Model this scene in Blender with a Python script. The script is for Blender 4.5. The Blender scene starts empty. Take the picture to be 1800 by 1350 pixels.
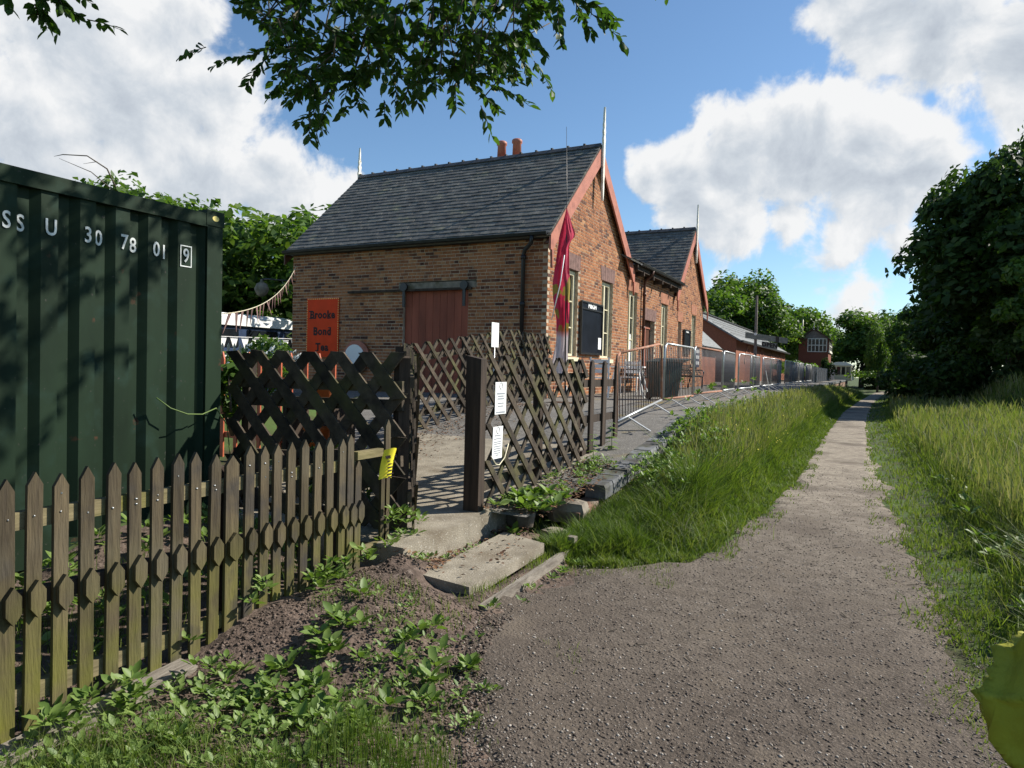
import bpy, math, random
import numpy as np
from mathutils import Vector, Matrix, Euler
R = math.radians
rnd = random.Random(7)
scene = bpy.context.scene
COL = scene.collection

# ------------------------------------------------------------------ camera
EYE = 1.6
YAW, PIT, ROLL = R(27.36), R(-1.47), R(1.44)
fw = Vector((-math.sin(YAW)*math.cos(PIT), math.cos(YAW)*math.cos(PIT), math.sin(PIT)))
r0 = Vector((math.cos(YAW), math.sin(YAW), 0))
u0 = r0.cross(fw)
rt = r0*math.cos(ROLL) + u0*math.sin(ROLL)
up = u0*math.cos(ROLL) - r0*math.sin(ROLL)
cam_d = bpy.data.cameras.new('camera')
cam = bpy.data.objects.new('camera', cam_d); COL.objects.link(cam)
cam_d.sensor_width = 36; cam_d.lens = 36*1210/1800
cam_d.clip_start = 0.05; cam_d.clip_end = 2000
M3 = Matrix((rt, up, -fw)).transposed()
cam.matrix_world = Matrix.Translation((0, 0, EYE)) @ M3.to_4x4()
scene.camera = cam

# ------------------------------------------------------------------ sun, sky, exposure
SUN_EL = R(39); SUN_AZ = math.atan2(0.75, 0.66)          # azimuth from +Y towards +X
sdir = Vector((math.sin(SUN_AZ)*math.cos(SUN_EL), math.cos(SUN_AZ)*math.cos(SUN_EL), math.sin(SUN_EL)))
sun_d = bpy.data.lights.new('sun', 'SUN'); sun_d.energy = 5.0; sun_d.angle = R(0.55); sun_d.color = (1, .94, .84)
sun = bpy.data.objects.new('sun', sun_d); COL.objects.link(sun)
sun.rotation_euler = sdir.to_track_quat('Z', 'Y').to_euler()
sun.location = (20, 20, 30)
scene.view_settings.view_transform = 'Standard'
scene.view_settings.look = 'None'
scene.view_settings.exposure = 0.66
scene.view_settings.gamma = 1.0
scene.view_settings.use_curve_mapping = False
try:
    scene.cycles.max_bounces = 7; scene.cycles.transparent_max_bounces = 12
    scene.cycles.diffuse_bounces = 3; scene.cycles.glossy_bounces = 2; scene.cycles.transmission_bounces = 4
    scene.cycles.use_denoising = True
except Exception:
    pass

world = bpy.data.worlds.new('World'); scene.world = world; world.use_nodes = True
nt = world.node_tree; N = nt.nodes; L = nt.links; N.clear()
def nd(t, **k):
    n = N.new(t)
    for a, b in k.items(): setattr(n, a, b)
    return n
def mth(op, a, b=None, c=None, clamp=False):
    n = nd('ShaderNodeMath', operation=op); n.use_clamp = clamp
    for i, v in enumerate((a, b, c)):
        if v is None: continue
        if isinstance(v, (int, float)): n.inputs[i].default_value = v
        else: L.new(v, n.inputs[i])
    return n.outputs[0]
def mrange(v, a, b, c=0., d=1., smooth=True):
    n = nd('ShaderNodeMapRange'); n.interpolation_type = 'SMOOTHSTEP' if smooth else 'LINEAR'
    L.new(v, n.inputs[0])
    for i, x in zip((1, 2, 3, 4), (a, b, c, d)): n.inputs[i].default_value = x
    return n.outputs[0]
sky = nd('ShaderNodeTexSky', sky_type='NISHITA'); sky.sun_disc = False
sky.sun_elevation = SUN_EL; sky.sun_rotation = SUN_AZ
sky.air_density = 1.0; sky.dust_density = 0.25; sky.ozone_density = 1.6; sky.altitude = 100
tc = nd('ShaderNodeTexCoord')
nrm = nd('ShaderNodeVectorMath', operation='NORMALIZE'); L.new(tc.outputs['Generated'], nrm.inputs[0])
# cumulus banks: direction to the middle of each, angular radius, weight
BANKS = [(-.265,.925,.262,.075,.85),(-.215,.94,.255,.10,.95),(-.15,.945,.285,.12,1),(-.08,.955,.285,.13,1),(-.01,.96,.275,.12,1),
  (.045,.966,.255,.10,1),(-.14,.958,.335,.06,.75),(-.06,.942,.335,.06,.75),(-.19,.955,.215,.08,.9),(-.16,.964,.205,.075,.9),(-.10,.972,.205,.06,.82),(-.245,.945,.215,.06,.8),(-.25,.94,.235,.06,.75),
  (.02,.972,.222,.09,.85),(-.02,.981,.172,.075,.72),(.03,.985,.165,.07,.72),(-.075,.982,.178,.04,.45),
  (.0,.91,.42,.10,1),(.07,.915,.40,.12,1),(.15,.925,.36,.14,1),(-.05,.90,.44,.08,.8),(.17,.94,.28,.09,.8),
  (-.80,.46,.37,.15,.9),(-.86,.44,.25,.15,.92),(-.79,.53,.30,.16,.95),(-.735,.59,.33,.12,.9),(-.76,.59,.22,.14,1),(-.69,.66,.225,.12,.95),
  (-.84,.5,.20,.14,.9),(-.74,.55,.40,.10,.9),(-.64,.735,.225,.055,.8),(-.92,.30,.25,.2,1),
  (-.02,.995,.10,.10,.62),(.07,.99,.11,.09,.6),(-.2,.975,.11,.05,.42),
  (.55,.78,.3,.16,.9),(.3,-.85,.4,.2,.8),(-.6,-.7,.35,.2,.8),(.75,-.5,.25,.16,.8)]
def density(vec):
    s = None
    for x, y, z, r, w in BANKS:
        c = Vector((x, y, z)).normalized()
        d = nd('ShaderNodeVectorMath', operation='DISTANCE'); L.new(vec, d.inputs[0]); d.inputs[1].default_value = c
        v = mrange(d.outputs['Value'], r*1.25, 0, 0, w)
        s = v if s is None else mth('SMOOTH_MAX', s, v, .15)
    n1 = nd('ShaderNodeTexNoise'); L.new(vec, n1.inputs['Vector'])
    n1.inputs['Scale'].default_value = 11; n1.inputs['Detail'].default_value = 9; n1.inputs['Roughness'].default_value = .58
    n1.inputs['Distortion'].default_value = .25
    a = mth('MULTIPLY', mth('SUBTRACT', n1.outputs[0], .5), 1.55)
    return mth('ADD', s, a), s
d0, base0 = density(nrm.outputs[0])
off = nd('ShaderNodeVectorMath', operation='ADD'); L.new(nrm.outputs[0], off.inputs[0])
off.inputs[1].default_value = (sdir.x*.022, sdir.y*.010, .020)
d1, _b = density(off.outputs[0])
mask = mrange(d0, .36, .62)
lit = mth('MULTIPLY_ADD', mth('SUBTRACT', d0, d1), 1.05, .68, clamp=True)
thick = mrange(base0, .55, 1.05, .12, -.38)
lit2 = mth('ADD', lit, thick, clamp=True)
cc = nd('ShaderNodeValToRGB'); L.new(lit2, cc.inputs[0])
cc.color_ramp.elements[0].position = .0; cc.color_ramp.elements[0].color = (.50, .56, .65, 1)
cc.color_ramp.elements[1].position = .82; cc.color_ramp.elements[1].color = (1.02, 1.03, 1.04, 1)
e = cc.color_ramp.elements.new(.4); e.color = (.70, .76, .83, 1)
skym = nd('ShaderNodeMixRGB', blend_type='MULTIPLY'); skym.inputs[0].default_value = 1
L.new(sky.outputs[0], skym.inputs[1]); skym.inputs[2].default_value = (.82, .97, 1.06, 1)
bg1 = nd('ShaderNodeBackground'); L.new(skym.outputs[0], bg1.inputs[0]); bg1.inputs[1].default_value = .090
bg2 = nd('ShaderNodeBackground'); L.new(cc.outputs[0], bg2.inputs[0]); bg2.inputs[1].default_value = .565
mixw = nd('ShaderNodeMixShader'); L.new(mask, mixw.inputs[0]); L.new(bg1.outputs[0], mixw.inputs[1]); L.new(bg2.outputs[0], mixw.inputs[2])
outw = nd('ShaderNodeOutputWorld'); L.new(mixw.outputs[0], outw.inputs[0])

# ------------------------------------------------------------------ materials
def mat(name, col, rough=.75, var=.25, scale=6., bump=.15, metal=0., spec=.3, col2=None, stretch=(1, 1, 1), detail=5,
        trans=0., tint=None, objvar=0., coord='Object', spots=None, bumpscale=None, zstain=None, col2pos=(.35, .65), trcol=None):
    m = bpy.data.materials.new(name); m.use_nodes = True
    t = m.node_tree; n = t.nodes; l = t.links
    b = n['Principled BSDF']; out = n['Material Output']
    b.inputs['Roughness'].default_value = rough; b.inputs['Metallic'].default_value = metal
    b.inputs['Specular IOR Level'].default_value = spec
    tcn = n.new('ShaderNodeTexCoord'); geo = n.new('ShaderNodeNewGeometry')
    src = geo.outputs['Position'] if coord == 'World' else tcn.outputs['Object']
    mp = n.new('ShaderNodeMapping'); l.new(src, mp.inputs[0]); mp.inputs['Scale'].default_value = stretch
    nz = n.new('ShaderNodeTexNoise'); l.new(mp.outputs[0], nz.inputs['Vector'])
    nz.inputs['Scale'].default_value = scale; nz.inputs['Detail'].default_value = detail; nz.inputs['Roughness'].default_value = .6
    ramp = n.new('ShaderNodeValToRGB'); l.new(nz.outputs[0], ramp.inputs[0])
    c2 = col2 or tuple(c*(1-var) for c in col); c1 = tuple(min(1, c*(1+var)) for c in col) if col2 is None else col
    ramp.color_ramp.elements[0].position = col2pos[0]; ramp.color_ramp.elements[0].color = (*c2, 1)
    ramp.color_ramp.elements[1].position = col2pos[1]; ramp.color_ramp.elements[1].color = (*c1, 1)
    colo = ramp.outputs[0]
    if tint:                                            # per-face attribute picks the colour of each piece
        at = n.new('ShaderNodeAttribute'); at.attribute_name = 'tint'
        tr = n.new('ShaderNodeValToRGB'); l.new(at.outputs['Fac'], tr.inputs[0])
        tr.color_ramp.interpolation = 'LINEAR'
        els = tr.color_ramp.elements
        while len(els) < len(tint): els.new(.5)
        for i, c in enumerate(tint): els[i].position = i/(len(tint)-1); els[i].color = (*c, 1)
        mx = n.new('ShaderNodeMixRGB'); mx.blend_type = 'MULTIPLY'; mx.inputs[0].default_value = 1
        l.new(tr.outputs[0], mx.inputs[1]); l.new(colo, mx.inputs[2]); colo = mx.outputs[0]
    if objvar:
        oi = n.new('ShaderNodeObjectInfo')
        mr = n.new('ShaderNodeMapRange'); l.new(oi.outputs['Random'], mr.inputs[0]); mr.inputs[3].default_value = 1-objvar; mr.inputs[4].default_value = 1+objvar
        mx = n.new('ShaderNodeMixRGB'); mx.blend_type = 'MULTIPLY'; mx.inputs[0].default_value = 1
        l.new(colo, mx.inputs[1]); l.new(mr.outputs[0], mx.inputs[2]); colo = mx.outputs[0]
    for sp in (spots or []):                            # stains, moss, wear: (colour, noise scale, low, high)
        s2 = n.new('ShaderNodeTexNoise'); l.new(geo.outputs['Position'], s2.inputs['Vector']); s2.inputs['Scale'].default_value = sp[1]; s2.inputs['Detail'].default_value = 6
        mr = n.new('ShaderNodeMapRange'); l.new(s2.outputs[0], mr.inputs[0]); mr.inputs[1].default_value = sp[2]; mr.inputs[2].default_value = sp[3]
        fac = mr.outputs[0]
        if len(sp) > 4:                                 # only below / above a height
            sx = n.new('ShaderNodeSeparateXYZ'); l.new(geo.outputs['Position'], sx.inputs[0])
            m2 = n.new('ShaderNodeMapRange'); l.new(sx.outputs[2], m2.inputs[0]); m2.inputs[1].default_value = sp[4]; m2.inputs[2].default_value = sp[5]
            mm = n.new('ShaderNodeMath'); mm.operation = 'MULTIPLY'; l.new(fac, mm.inputs[0]); l.new(m2.outputs[0], mm.inputs[1]); fac = mm.outputs[0]
        mx = n.new('ShaderNodeMixRGB'); l.new(fac, mx.inputs[0]); l.new(colo, mx.inputs[1]); mx.inputs[2].default_value = (*sp[0], 1); colo = mx.outputs[0]
    l.new(colo, b.inputs['Base Color'])
    if bump:
        nb = n.new('ShaderNodeTexNoise'); l.new(mp.outputs[0], nb.inputs['Vector']); nb.inputs['Scale'].default_value = bumpscale or scale*4; nb.inputs['Detail'].default_value = 6
        bp = n.new('ShaderNodeBump'); l.new(nb.outputs[0], bp.inputs['Height']); bp.inputs['Strength'].default_value = bump; bp.inputs['Distance'].default_value = .02
        l.new(bp.outputs[0], b.inputs['Normal'])
    if trans:
        tr = n.new('ShaderNodeBsdfTranslucent')
        if trcol:
            mxc = n.new('ShaderNodeMixRGB'); mxc.blend_type = 'MULTIPLY'; mxc.inputs[0].default_value = 1; l.new(colo, mxc.inputs[1]); mxc.inputs[2].default_value = (*trcol, 1); l.new(mxc.outputs[0], tr.inputs[0])
        else: l.new(colo, tr.inputs[0])
        ms = n.new('ShaderNodeMixShader'); ms.inputs[0].default_value = trans
        l.new(b.outputs[0], ms.inputs[1]); l.new(tr.outputs[0], ms.inputs[2]); l.new(ms.outputs[0], out.inputs[0])
    return m

BRICK_T = [(.045, .026, .022), (.12, .050, .032), (.23, .090, .046), (.32, .128, .056), (.36, .150, .064), (.39, .180, .080), (.42, .235, .12)]
M = {}
M['brick'] = mat('brick', (1.1, 1.1, 1.1), .9, .22, 9, .35, tint=BRICK_T, coord='World', col2=(.72, .70, .68), spots=[((.40, .17, .075), .9, .52, .8), ((.09, .05, .035), 2.2, .60, .8)])
M['mortar'] = mat('mortar', (.46, .38, .28), .95, .25, 12, .3, coord='World', spots=[((.26, .20, .14), 1.7, .5, .75)])
M['slate'] = mat('slate', (1.15, 1.15, 1.15), .75, .3, 4, .25, spec=.35, coord='World', col2=(.68, .70, .70),
                 tint=[(.108, .102, .092), (.122, .117, .105), (.138, .132, .117), (.165, .158, .136)],
                 spots=[((.20, .19, .13), 2.2, .60, .74), ((.17, .15, .03), 1.1, .70, .74)])
M['ridge'] = mat('ridge_tile', (.06, .06, .062), .6, .3, 10, .2)
M['salmon'] = mat('red_oxide_paint', (.40, .15, .10), .55, .12, 5, .05, spots=[((.28, .10, .07), 3, .55, .7)])
M['doorred'] = mat('door_paint', (.26, .070, .038), .65, .2, 4, .08, stretch=(1, 1, .2), objvar=.12)
M['whitepaint'] = mat('white_paint', (.72, .69, .60), .6, .1, 8, .05, spots=[((.40, .36, .27), 9, .58, .7)])
M['cream'] = mat('cream_paint', (.66, .60, .42), .5, .08, 6, .03)
M['black'] = mat('black_paint', (.012, .012, .013), .4, .3, 8, .05, spec=.5)
M['blackgloss'] = mat('board_black', (.010, .012, .018), .28, .3, 4, .02, spec=.5)
M['glass'] = mat('window_glass', (.012, .015, .018), .06, .2, 3, 0, spec=.6)
M['stone'] = mat('stone', (.22, .19, .15), .9, .25, 7, .3, coord='World', spots=[((.10, .09, .05), 4, .5, .7)])
M['gutter'] = mat('gutter_iron', (.022, .024, .023), .5, .3, 6, .05)
M['timberdark'] = mat('dark_timber', (.05, .035, .025), .85, .4, 10, .2, stretch=(1, 1, .1))
M['sign_red'] = mat('enamel_red', (.72, .055, .008), .5, .08, 3, .02, spec=.15)
M['ink'] = mat('ink', (.02, .012, .012), .6, .1, 3, 0)
M['yellowdash'] = mat('yellow_dash', (.75, .62, .20), .5, .1, 3, 0)
M['white'] = mat('white_sheet', (.80, .80, .78), .5, .04, 3, 0)
M['greyink'] = mat('grey_ink', (.28, .30, .33), .6, .1, 3, 0)
M['container'] = mat('container_green', (.012, .024, .013), .6, .25, 2.2, .10, spec=.12, coord='World', stretch=(1, 1, .35), bumpscale=2.5, spots=[((.020, .042, .030), 5, .55, .8), ((.05, .05, .042), 30, .69, .73), ((.07, .035, .02), 7, .70, .76)])
M['lettering'] = mat('letter_white', (.62, .64, .62), .6, .2, 14, 0)
M['picket'] = mat('picket_wood', (.100, .077, .043), .85, .3, 9, .4, stretch=(2.2, 2.2, .25), objvar=.38, col2=(.050, .038, .024),
                  spots=[((.125, .125, .016), 3.2, .34, .56, .75, -.05), ((.045, .038, .03), 3.7, .56, .68), ((.10, .085, .055), 2.1, .5, .75)])
M['rail'] = mat('rail_wood', (.17, .14, .075), .85, .3, 8, .25, stretch=(2, .3, 2), spots=[((.14, .13, .03), 3, .5, .7)])
M['lattice'] = mat('lattice_wood', (.080, .062, .043), .88, .3, 9, .3, coord='World', objvar=.4, col2=(.030, .023, .017),
                   spots=[((.090, .085, .032), 2.3, .50, .68)])
M['post'] = mat('post_wood', (.065, .045, .032), .85, .35, 9, .3, stretch=(2, 2, .15), col2=(.03, .022, .017))
M['oldplank'] = mat('weathered_plank', (.27, .24, .20), .9, .35, 16, .4, stretch=(3, .3, 1), col2=(.13, .11, .09))
M['concrete'] = mat('concrete', (.30, .265, .205), .95, .25, 5, .35, coord='World', bumpscale=90, col2=(.19, .165, .125), spots=[((.13, .10, .065), 1.8, .55, .78), ((.42, .39, .33), 60, .62, .68)])
M['asphalt'] = mat('platform_asphalt', (.165, .155, .14), .95, .3, 6, .4, coord='World', bumpscale=80, col2=(.12, .112, .10), spots=[((.16, .12, .03), 1.2, .60, .72), ((.34, .32, .28), 70, .60, .66)])
M['coping'] = mat('coping_brick', (.135, .14, .145), .8, .25, 9, .25, objvar=.25, spots=[((.075, .08, .035), 5, .5, .66), ((.06, .055, .05), 2.5, .5, .7)])
M['wallbrick'] = mat('platform_brick', (.22, .13, .09), .9, .3, 8, .3, coord='World', spots=[((.30, .27, .22), 5, .55, .7)])
M['galv'] = mat('galvanised_steel', (.42, .43, .43), .42, .15, 9, .03, metal=.75, spec=.5)
M['rust'] = mat('rusty_tube', (.30, .14, .085), .75, .3, 14, .12, spots=[((.40, .30, .24), 6, .55, .68)])
M['meshpanel'] = mat('dark_sheet', (.016, .019, .028), .6, .3, 4, .05)
M['flag'] = None
M['bark'] = mat('bark', (.085, .07, .052), .9, .35, 7, .5, stretch=(1, 1, .25))
LEAF_T = [(.028, .062, .012), (.050, .100, .018), (.082, .148, .024), (.125, .190, .032), (.17, .22, .05)]
M['leaf'] = mat('leaf', (1.1, 1.1, 1.1), .55, .2, 3, 0, tint=LEAF_T, coord='World', trans=.38, spec=.35, trcol=(1.6, 1.7, .7), col2=(.85, .9, .85))
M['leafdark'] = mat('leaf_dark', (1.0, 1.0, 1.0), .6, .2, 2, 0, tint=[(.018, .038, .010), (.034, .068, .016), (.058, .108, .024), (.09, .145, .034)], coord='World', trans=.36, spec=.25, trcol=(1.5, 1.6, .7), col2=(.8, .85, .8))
M['leafnear'] = mat('leaf_near', (1.1, 1.1, 1.1), .5, .2, 30, 0, tint=[(.026, .055, .016), (.042, .085, .022), (.070, .120, .030)], coord='World', trans=.42, spec=.35, trcol=(1.7, 1.9, .5), col2=(.8, .85, .8))
GRASS_T = [(.048, .086, .016), (.085, .140, .024), (.130, .185, .034), (.17, .205, .055), (.170, .188, .072), (.235, .215, .135)]
M['grass'] = mat('grass', (1.1, 1.1, 1.1), .6, .2, .7, 0, tint=GRASS_T, coord='World', trans=.35, spec=.3, trcol=(1.4, 1.5, .6), col2=(.78, .82, .75))
M['weed'] = mat('weed', (1.1, 1.1, 1.1), .5, .15, 20, 0, tint=[(.075, .130, .025), (.125, .195, .04), (.18, .25, .065), (.25, .32, .11)], coord='World', trans=.3, spec=.35, trcol=(1.3, 1.5, .6), col2=(.8, .85, .8))
M['litter'] = mat('leaf_litter', (1.1, 1.1, 1.1), .9, .2, 20, 0, tint=[(.05, .03, .02), (.12, .06, .035), (.20, .10, .05), (.26, .18, .10)], coord='World', col2=(.8, .8, .8))
M['pebble'] = mat('pebble', (1.1, 1.1, 1.1), .85, .2, 40, 0, tint=[(.045, .034, .028), (.095, .074, .06), (.145, .118, .096), (.22, .19, .16), (.42, .38, .33)], coord='World', col2=(.8, .8, .8))
M['soil'] = mat('soil', (.155, .112, .088), 1, .3, 5, .9, coord='World', bumpscale=38, col2=(.062, .045, .035), spots=[((.21, .165, .135), 24, .55, .75)])
M['meadow'] = mat('meadow_ground', (.060, .110, .025), 1, .3, 3, .5, coord='World', col2=(.045, .035, .018), spots=[((.07, .11, .025), 1.4, .5, .7)])
M['jacket'] = mat('lime_jacket', (.30, .30, .028), .65, .12, 9, 1.0, bumpscale=14, stretch=(1, 1, .55))
M['navy'] = mat('navy_cloth', (.02, .025, .05), .85, .2, 30, .1)
M['skin'] = mat('skin', (.55, .33, .24), .6, .08, 8, .03)
M['hair'] = mat('hair', (.05, .035, .025), .7, .3, 30, .2)
M['yellow'] = mat('yellow_notice', (.85, .74, .05), .5, .06, 5, 0)
M['orange'] = mat('orange_pot', (.60, .16, .04), .6, .12, 5, .05)
M['redfence'] = mat('red_fence_paint', (.46, .11, .05), .55, .2, 8, .05)
M['brown'] = mat('brown_paint', (.09, .035, .02), .5, .25, 6, .05)
M['bin'] = mat('bin_plastic', (.035, .055, .05), .5, .2, 4, .03)
M['boxred'] = mat('signal_brick', (.20, .075, .048), .9, .25, 14, .15, coord='World', stretch=(1, 1, 3))
M['sheetred'] = mat('shed_brick', (.27, .105, .062), .9, .25, 10, .15, coord='World', stretch=(1, 1, 3))
M['shedslate'] = mat('shed_slate', (.19, .20, .20), .8, .22, 5, .15, coord='World', stretch=(1, 1, 3))
M['greyboard'] = mat('grey_boarding', (.20, .17, .15), .85, .25, 7, .1)
M['armgrey'] = mat('signal_arm_grey', (.22, .23, .20), .7, .25, 9, .1)

M['archred'] = mat('arch_red', (.34, .15, .09), .9, .2, 8, .15, coord='World')
M['archpurple'] = mat('arch_purple', (.17, .10, .085), .9, .25, 8, .15, coord='World')
M['bargrey'] = mat('bar_grey', (.15, .16, .17), .5, .2, 9, 0)
M['pennant'] = mat('pennant_cloth', (.20, .12, .11), .8, .1, 3, 0, objvar=.45, trans=.3)
M['barsteel'] = mat('bar_steel', (.10, .085, .08), .5, .3, 9, 0, metal=.3, spots=[((.26, .12, .07), 4, .5, .65)])
def flag_cloth():
    m = mat('flag_cloth', (.60, .045, .10), .7, .15, 8, .04, trans=.25, coord='World')
    t = m.node_tree; n = t.nodes; l = t.links; b = n['Principled BSDF']
    old = b.inputs['Base Color'].links[0].from_socket
    geo = n.new('ShaderNodeNewGeometry'); sx = n.new('ShaderNodeSeparateXYZ'); l.new(geo.outputs['Position'], sx.inputs[0])
    nz = n.new('ShaderNodeTexNoise'); nz.inputs['Scale'].default_value = 3.1; l.new(geo.outputs['Position'], nz.inputs['Vector'])
    def win_(lo, hi, s):
        a = n.new('ShaderNodeMapRange'); l.new(sx.outputs[2], a.inputs[0]); a.inputs[1].default_value = lo-s; a.inputs[2].default_value = lo+s
        c = n.new('ShaderNodeMapRange'); l.new(sx.outputs[2], c.inputs[0]); c.inputs[1].default_value = hi-s; c.inputs[2].default_value = hi+s; c.inputs[3].default_value = 1; c.inputs[4].default_value = 0
        k = n.new('ShaderNodeMath'); k.operation = 'MULTIPLY'; l.new(a.outputs[0], k.inputs[0]); l.new(c.outputs[0], k.inputs[1]); return k.outputs[0]
    th = n.new('ShaderNodeMapRange'); l.new(nz.outputs[0], th.inputs[0]); th.inputs[1].default_value = .52; th.inputs[2].default_value = .55
    g = n.new('ShaderNodeMath'); g.operation = 'MULTIPLY'; l.new(win_(2.3, 3.7, .1), g.inputs[0]); l.new(th.outputs[0], g.inputs[1])
    m1 = n.new('ShaderNodeMixRGB'); l.new(g.outputs[0], m1.inputs[0]); l.new(old, m1.inputs[1]); m1.inputs[2].default_value = (.36, .27, .05, 1)
    s = n.new('ShaderNodeMath'); s.operation = 'ADD'; l.new(sx.outputs[2], s.inputs[0]); l.new(sx.outputs[0], s.inputs[1])
    w = n.new('ShaderNodeMapRange'); l.new(sx.outputs[2], w.inputs[0]); w.inputs[1].default_value = 2.32; w.inputs[2].default_value = 2.18
    m2 = n.new('ShaderNodeMixRGB'); l.new(w.outputs[0], m2.inputs[0]); l.new(m1.outputs[0], m2.inputs[1]); m2.inputs[2].default_value = (.72, .64, .65, 1)
    l.new(m2.outputs[0], b.inputs['Base Color'])
    for nd_ in n:
        if nd_.type == 'BSDF_TRANSLUCENT': l.new(m2.outputs[0], nd_.inputs[0])
    return m
M['flagcloth'] = flag_cloth()
M['navycoach'] = mat('coach_blue', (.03, .05, .10), .4, .2, 4, .02)
M['weedstem'] = mat('weed_stem', (.12, .18, .05), .6, .15, 6, 0)
M['soilclod'] = mat('soil_clod', (1.1, 1.1, 1.1), 1, .2, 40, 0, tint=[(.05, .036, .028), (.10, .074, .058), (.16, .12, .095), (.22, .17, .14)], coord='World', col2=(.8, .8, .8))

# ------------------------------------------------------------------ mesh helpers
OFF = {}                                               # world position of a thing, so that parts can be modelled in world coordinates
class MB:
    def __init__(s): s.v = []; s.f = []; s.t = []; s.sm = []; s.cur = .5; s.smooth = False
    def face(s, idx):
        s.f.append(tuple(idx)); s.t.append(s.cur); s.sm.append(s.smooth)
    def add(s, vs, fs, tint=None):
        if tint is not None: s.cur = tint
        b = len(s.v); s.v.extend([tuple(p) for p in vs])
        for f in fs: s.face([b+i for i in f])
        return s
    def box(s, x0, x1, y0, y1, z0, z1, tint=None):
        return s.add([(x0,y0,z0),(x1,y0,z0),(x1,y1,z0),(x0,y1,z0),(x0,y0,z1),(x1,y0,z1),(x1,y1,z1),(x0,y1,z1)],
                     [(0,3,2,1),(4,5,6,7),(0,1,5,4),(1,2,6,5),(2,3,7,6),(3,0,4,7)], tint)
    def beam(s, a, b, w, t, side=None, tint=None, up=None):
        """bar from a to b; w = width along 'side', t = thickness across it"""
        a = Vector(a); b = Vector(b); d = (b-a).normalized()
        sv = Vector(side) if side else (d.cross(Vector((0,0,1))) if abs(d.z) < .95 else Vector((1,0,0)))
        sv = (sv - d*sv.dot(d)).normalized(); n = d.cross(sv)
        vs = []
        for p in (a, b):
            for i, j in ((-1,-1),(1,-1),(1,1),(-1,1)): vs.append(p + sv*(i*w/2) + n*(j*t/2))
        return s.add(vs, [(0,3,2,1),(4,5,6,7),(0,1,5,4),(1,2,6,5),(2,3,7,6),(3,0,4,7)], tint)
    def prism(s, poly, ext, tint=None):
        """closed polygon (3D points, counter-clockwise seen against ext) pushed along ext"""
        n = len(poly); e = Vector(ext); vs = [Vector(p) for p in poly] + [Vector(p)+e for p in poly]
        fs = [tuple(range(n))[::-1], tuple(range(n, 2*n))] + [(i, (i+1) % n, n+(i+1) % n, n+i) for i in range(n)]
        return s.add(vs, fs, tint)
    def tube(s, pts, r, seg=8, caps=True, tint=None):
        if tint is not None: s.cur = tint
        old = s.smooth; s.smooth = True
        pts = [Vector(p) for p in pts]; rs = r if isinstance(r, (list, tuple)) else [r]*len(pts)
        b = len(s.v); prev = None
        for i, p in enumerate(pts):
            d = (pts[min(i+1, len(pts)-1)] - pts[max(i-1, 0)]).normalized()
            if prev is None:
                q = d.orthogonal().normalized()
            else: q = (prev - d*prev.dot(d)).normalized()
            prev = q; w = d.cross(q)
            for k in range(seg):
                a = 2*math.pi*k/seg; s.v.append(tuple(p + (q*math.cos(a) + w*math.sin(a))*rs[i]))
        for i in range(len(pts)-1):
            for k in range(seg):
                s.face((b+i*seg+k, b+i*seg+(k+1) % seg, b+(i+1)*seg+(k+1) % seg, b+(i+1)*seg+k))
        s.smooth = False
        if caps:
            s.face([b+k for k in range(seg)][::-1]); s.face([b+(len(pts)-1)*seg+k for k in range(seg)])
        s.smooth = old
        return s
    def build(s, name, m, parent=None, loc=None):
        return link_mesh(name, mesh_of(name, s.v, s.f, m, s.t, s.sm, OFF.get(parent, (0,0,0)) if parent else (loc or (0,0,0))), parent, loc)
def mesh_of(name, v, f, m, t=None, sm=None, off=(0,0,0)):
    me = bpy.data.meshes.new(name)
    if any(off): v = [(a-off[0], b-off[1], c-off[2]) for a, b, c in v]
    me.from_pydata([tuple(p) for p in v], [], f)
    if t is not None and len(t):
        at = me.attributes.new('tint', 'FLOAT', 'FACE'); at.data.foreach_set('value', np.array(t, 'f'))
    if sm is not None and any(sm): me.polygons.foreach_set('use_smooth', np.array(sm, bool))
    me.materials.append(m if not isinstance(m, str) else M[m]); me.update()
    return me
def link_mesh(name, me, parent=None, loc=None):
    o = bpy.data.objects.new(name, me); COL.objects.link(o)
    if parent: o.parent = parent; OFF[o] = OFF.get(parent, (0,0,0))
    elif loc: o.location = loc; OFF[o] = tuple(loc)
    else: OFF[o] = (0,0,0)
    return o
def np_mesh(name, V, F, m, tint=None, parent=None, smooth=False):
    """V (n,3); F (k,3) or (k,4) index array"""
    me = bpy.data.meshes.new(name); k = F.shape[1]
    me.vertices.add(len(V)); me.vertices.foreach_set('co', np.ascontiguousarray(V, dtype='f').ravel())
    me.loops.add(F.size); me.loops.foreach_set('vertex_index', np.ascontiguousarray(F, dtype='i').ravel())
    me.polygons.add(len(F)); me.polygons.foreach_set('loop_start', np.arange(0, F.size, k, dtype='i'))
    if smooth: me.polygons.foreach_set('use_smooth', np.ones(len(F), bool))
    me.update(calc_edges=True)
    if tint is not None:
        at = me.attributes.new('tint', 'FLOAT', 'FACE'); at.data.foreach_set('value', np.ascontiguousarray(tint, dtype='f'))
    me.materials.append(M[m] if isinstance(m, str) else m)
    return me
def tag(o, label=None, cat=None, group=None, kind=None):
    if label: o['label'] = label
    if cat: o['category'] = cat
    if group: o['group'] = group
    if kind: o['kind'] = kind
    return o
def thing(name, label, cat, base=(0,0,0), group=None):
    o = bpy.data.objects.new(name, None); COL.objects.link(o); o.location = base; OFF[o] = tuple(base)
    o.empty_display_size = .2
    return tag(o, label, cat, group)
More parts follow.
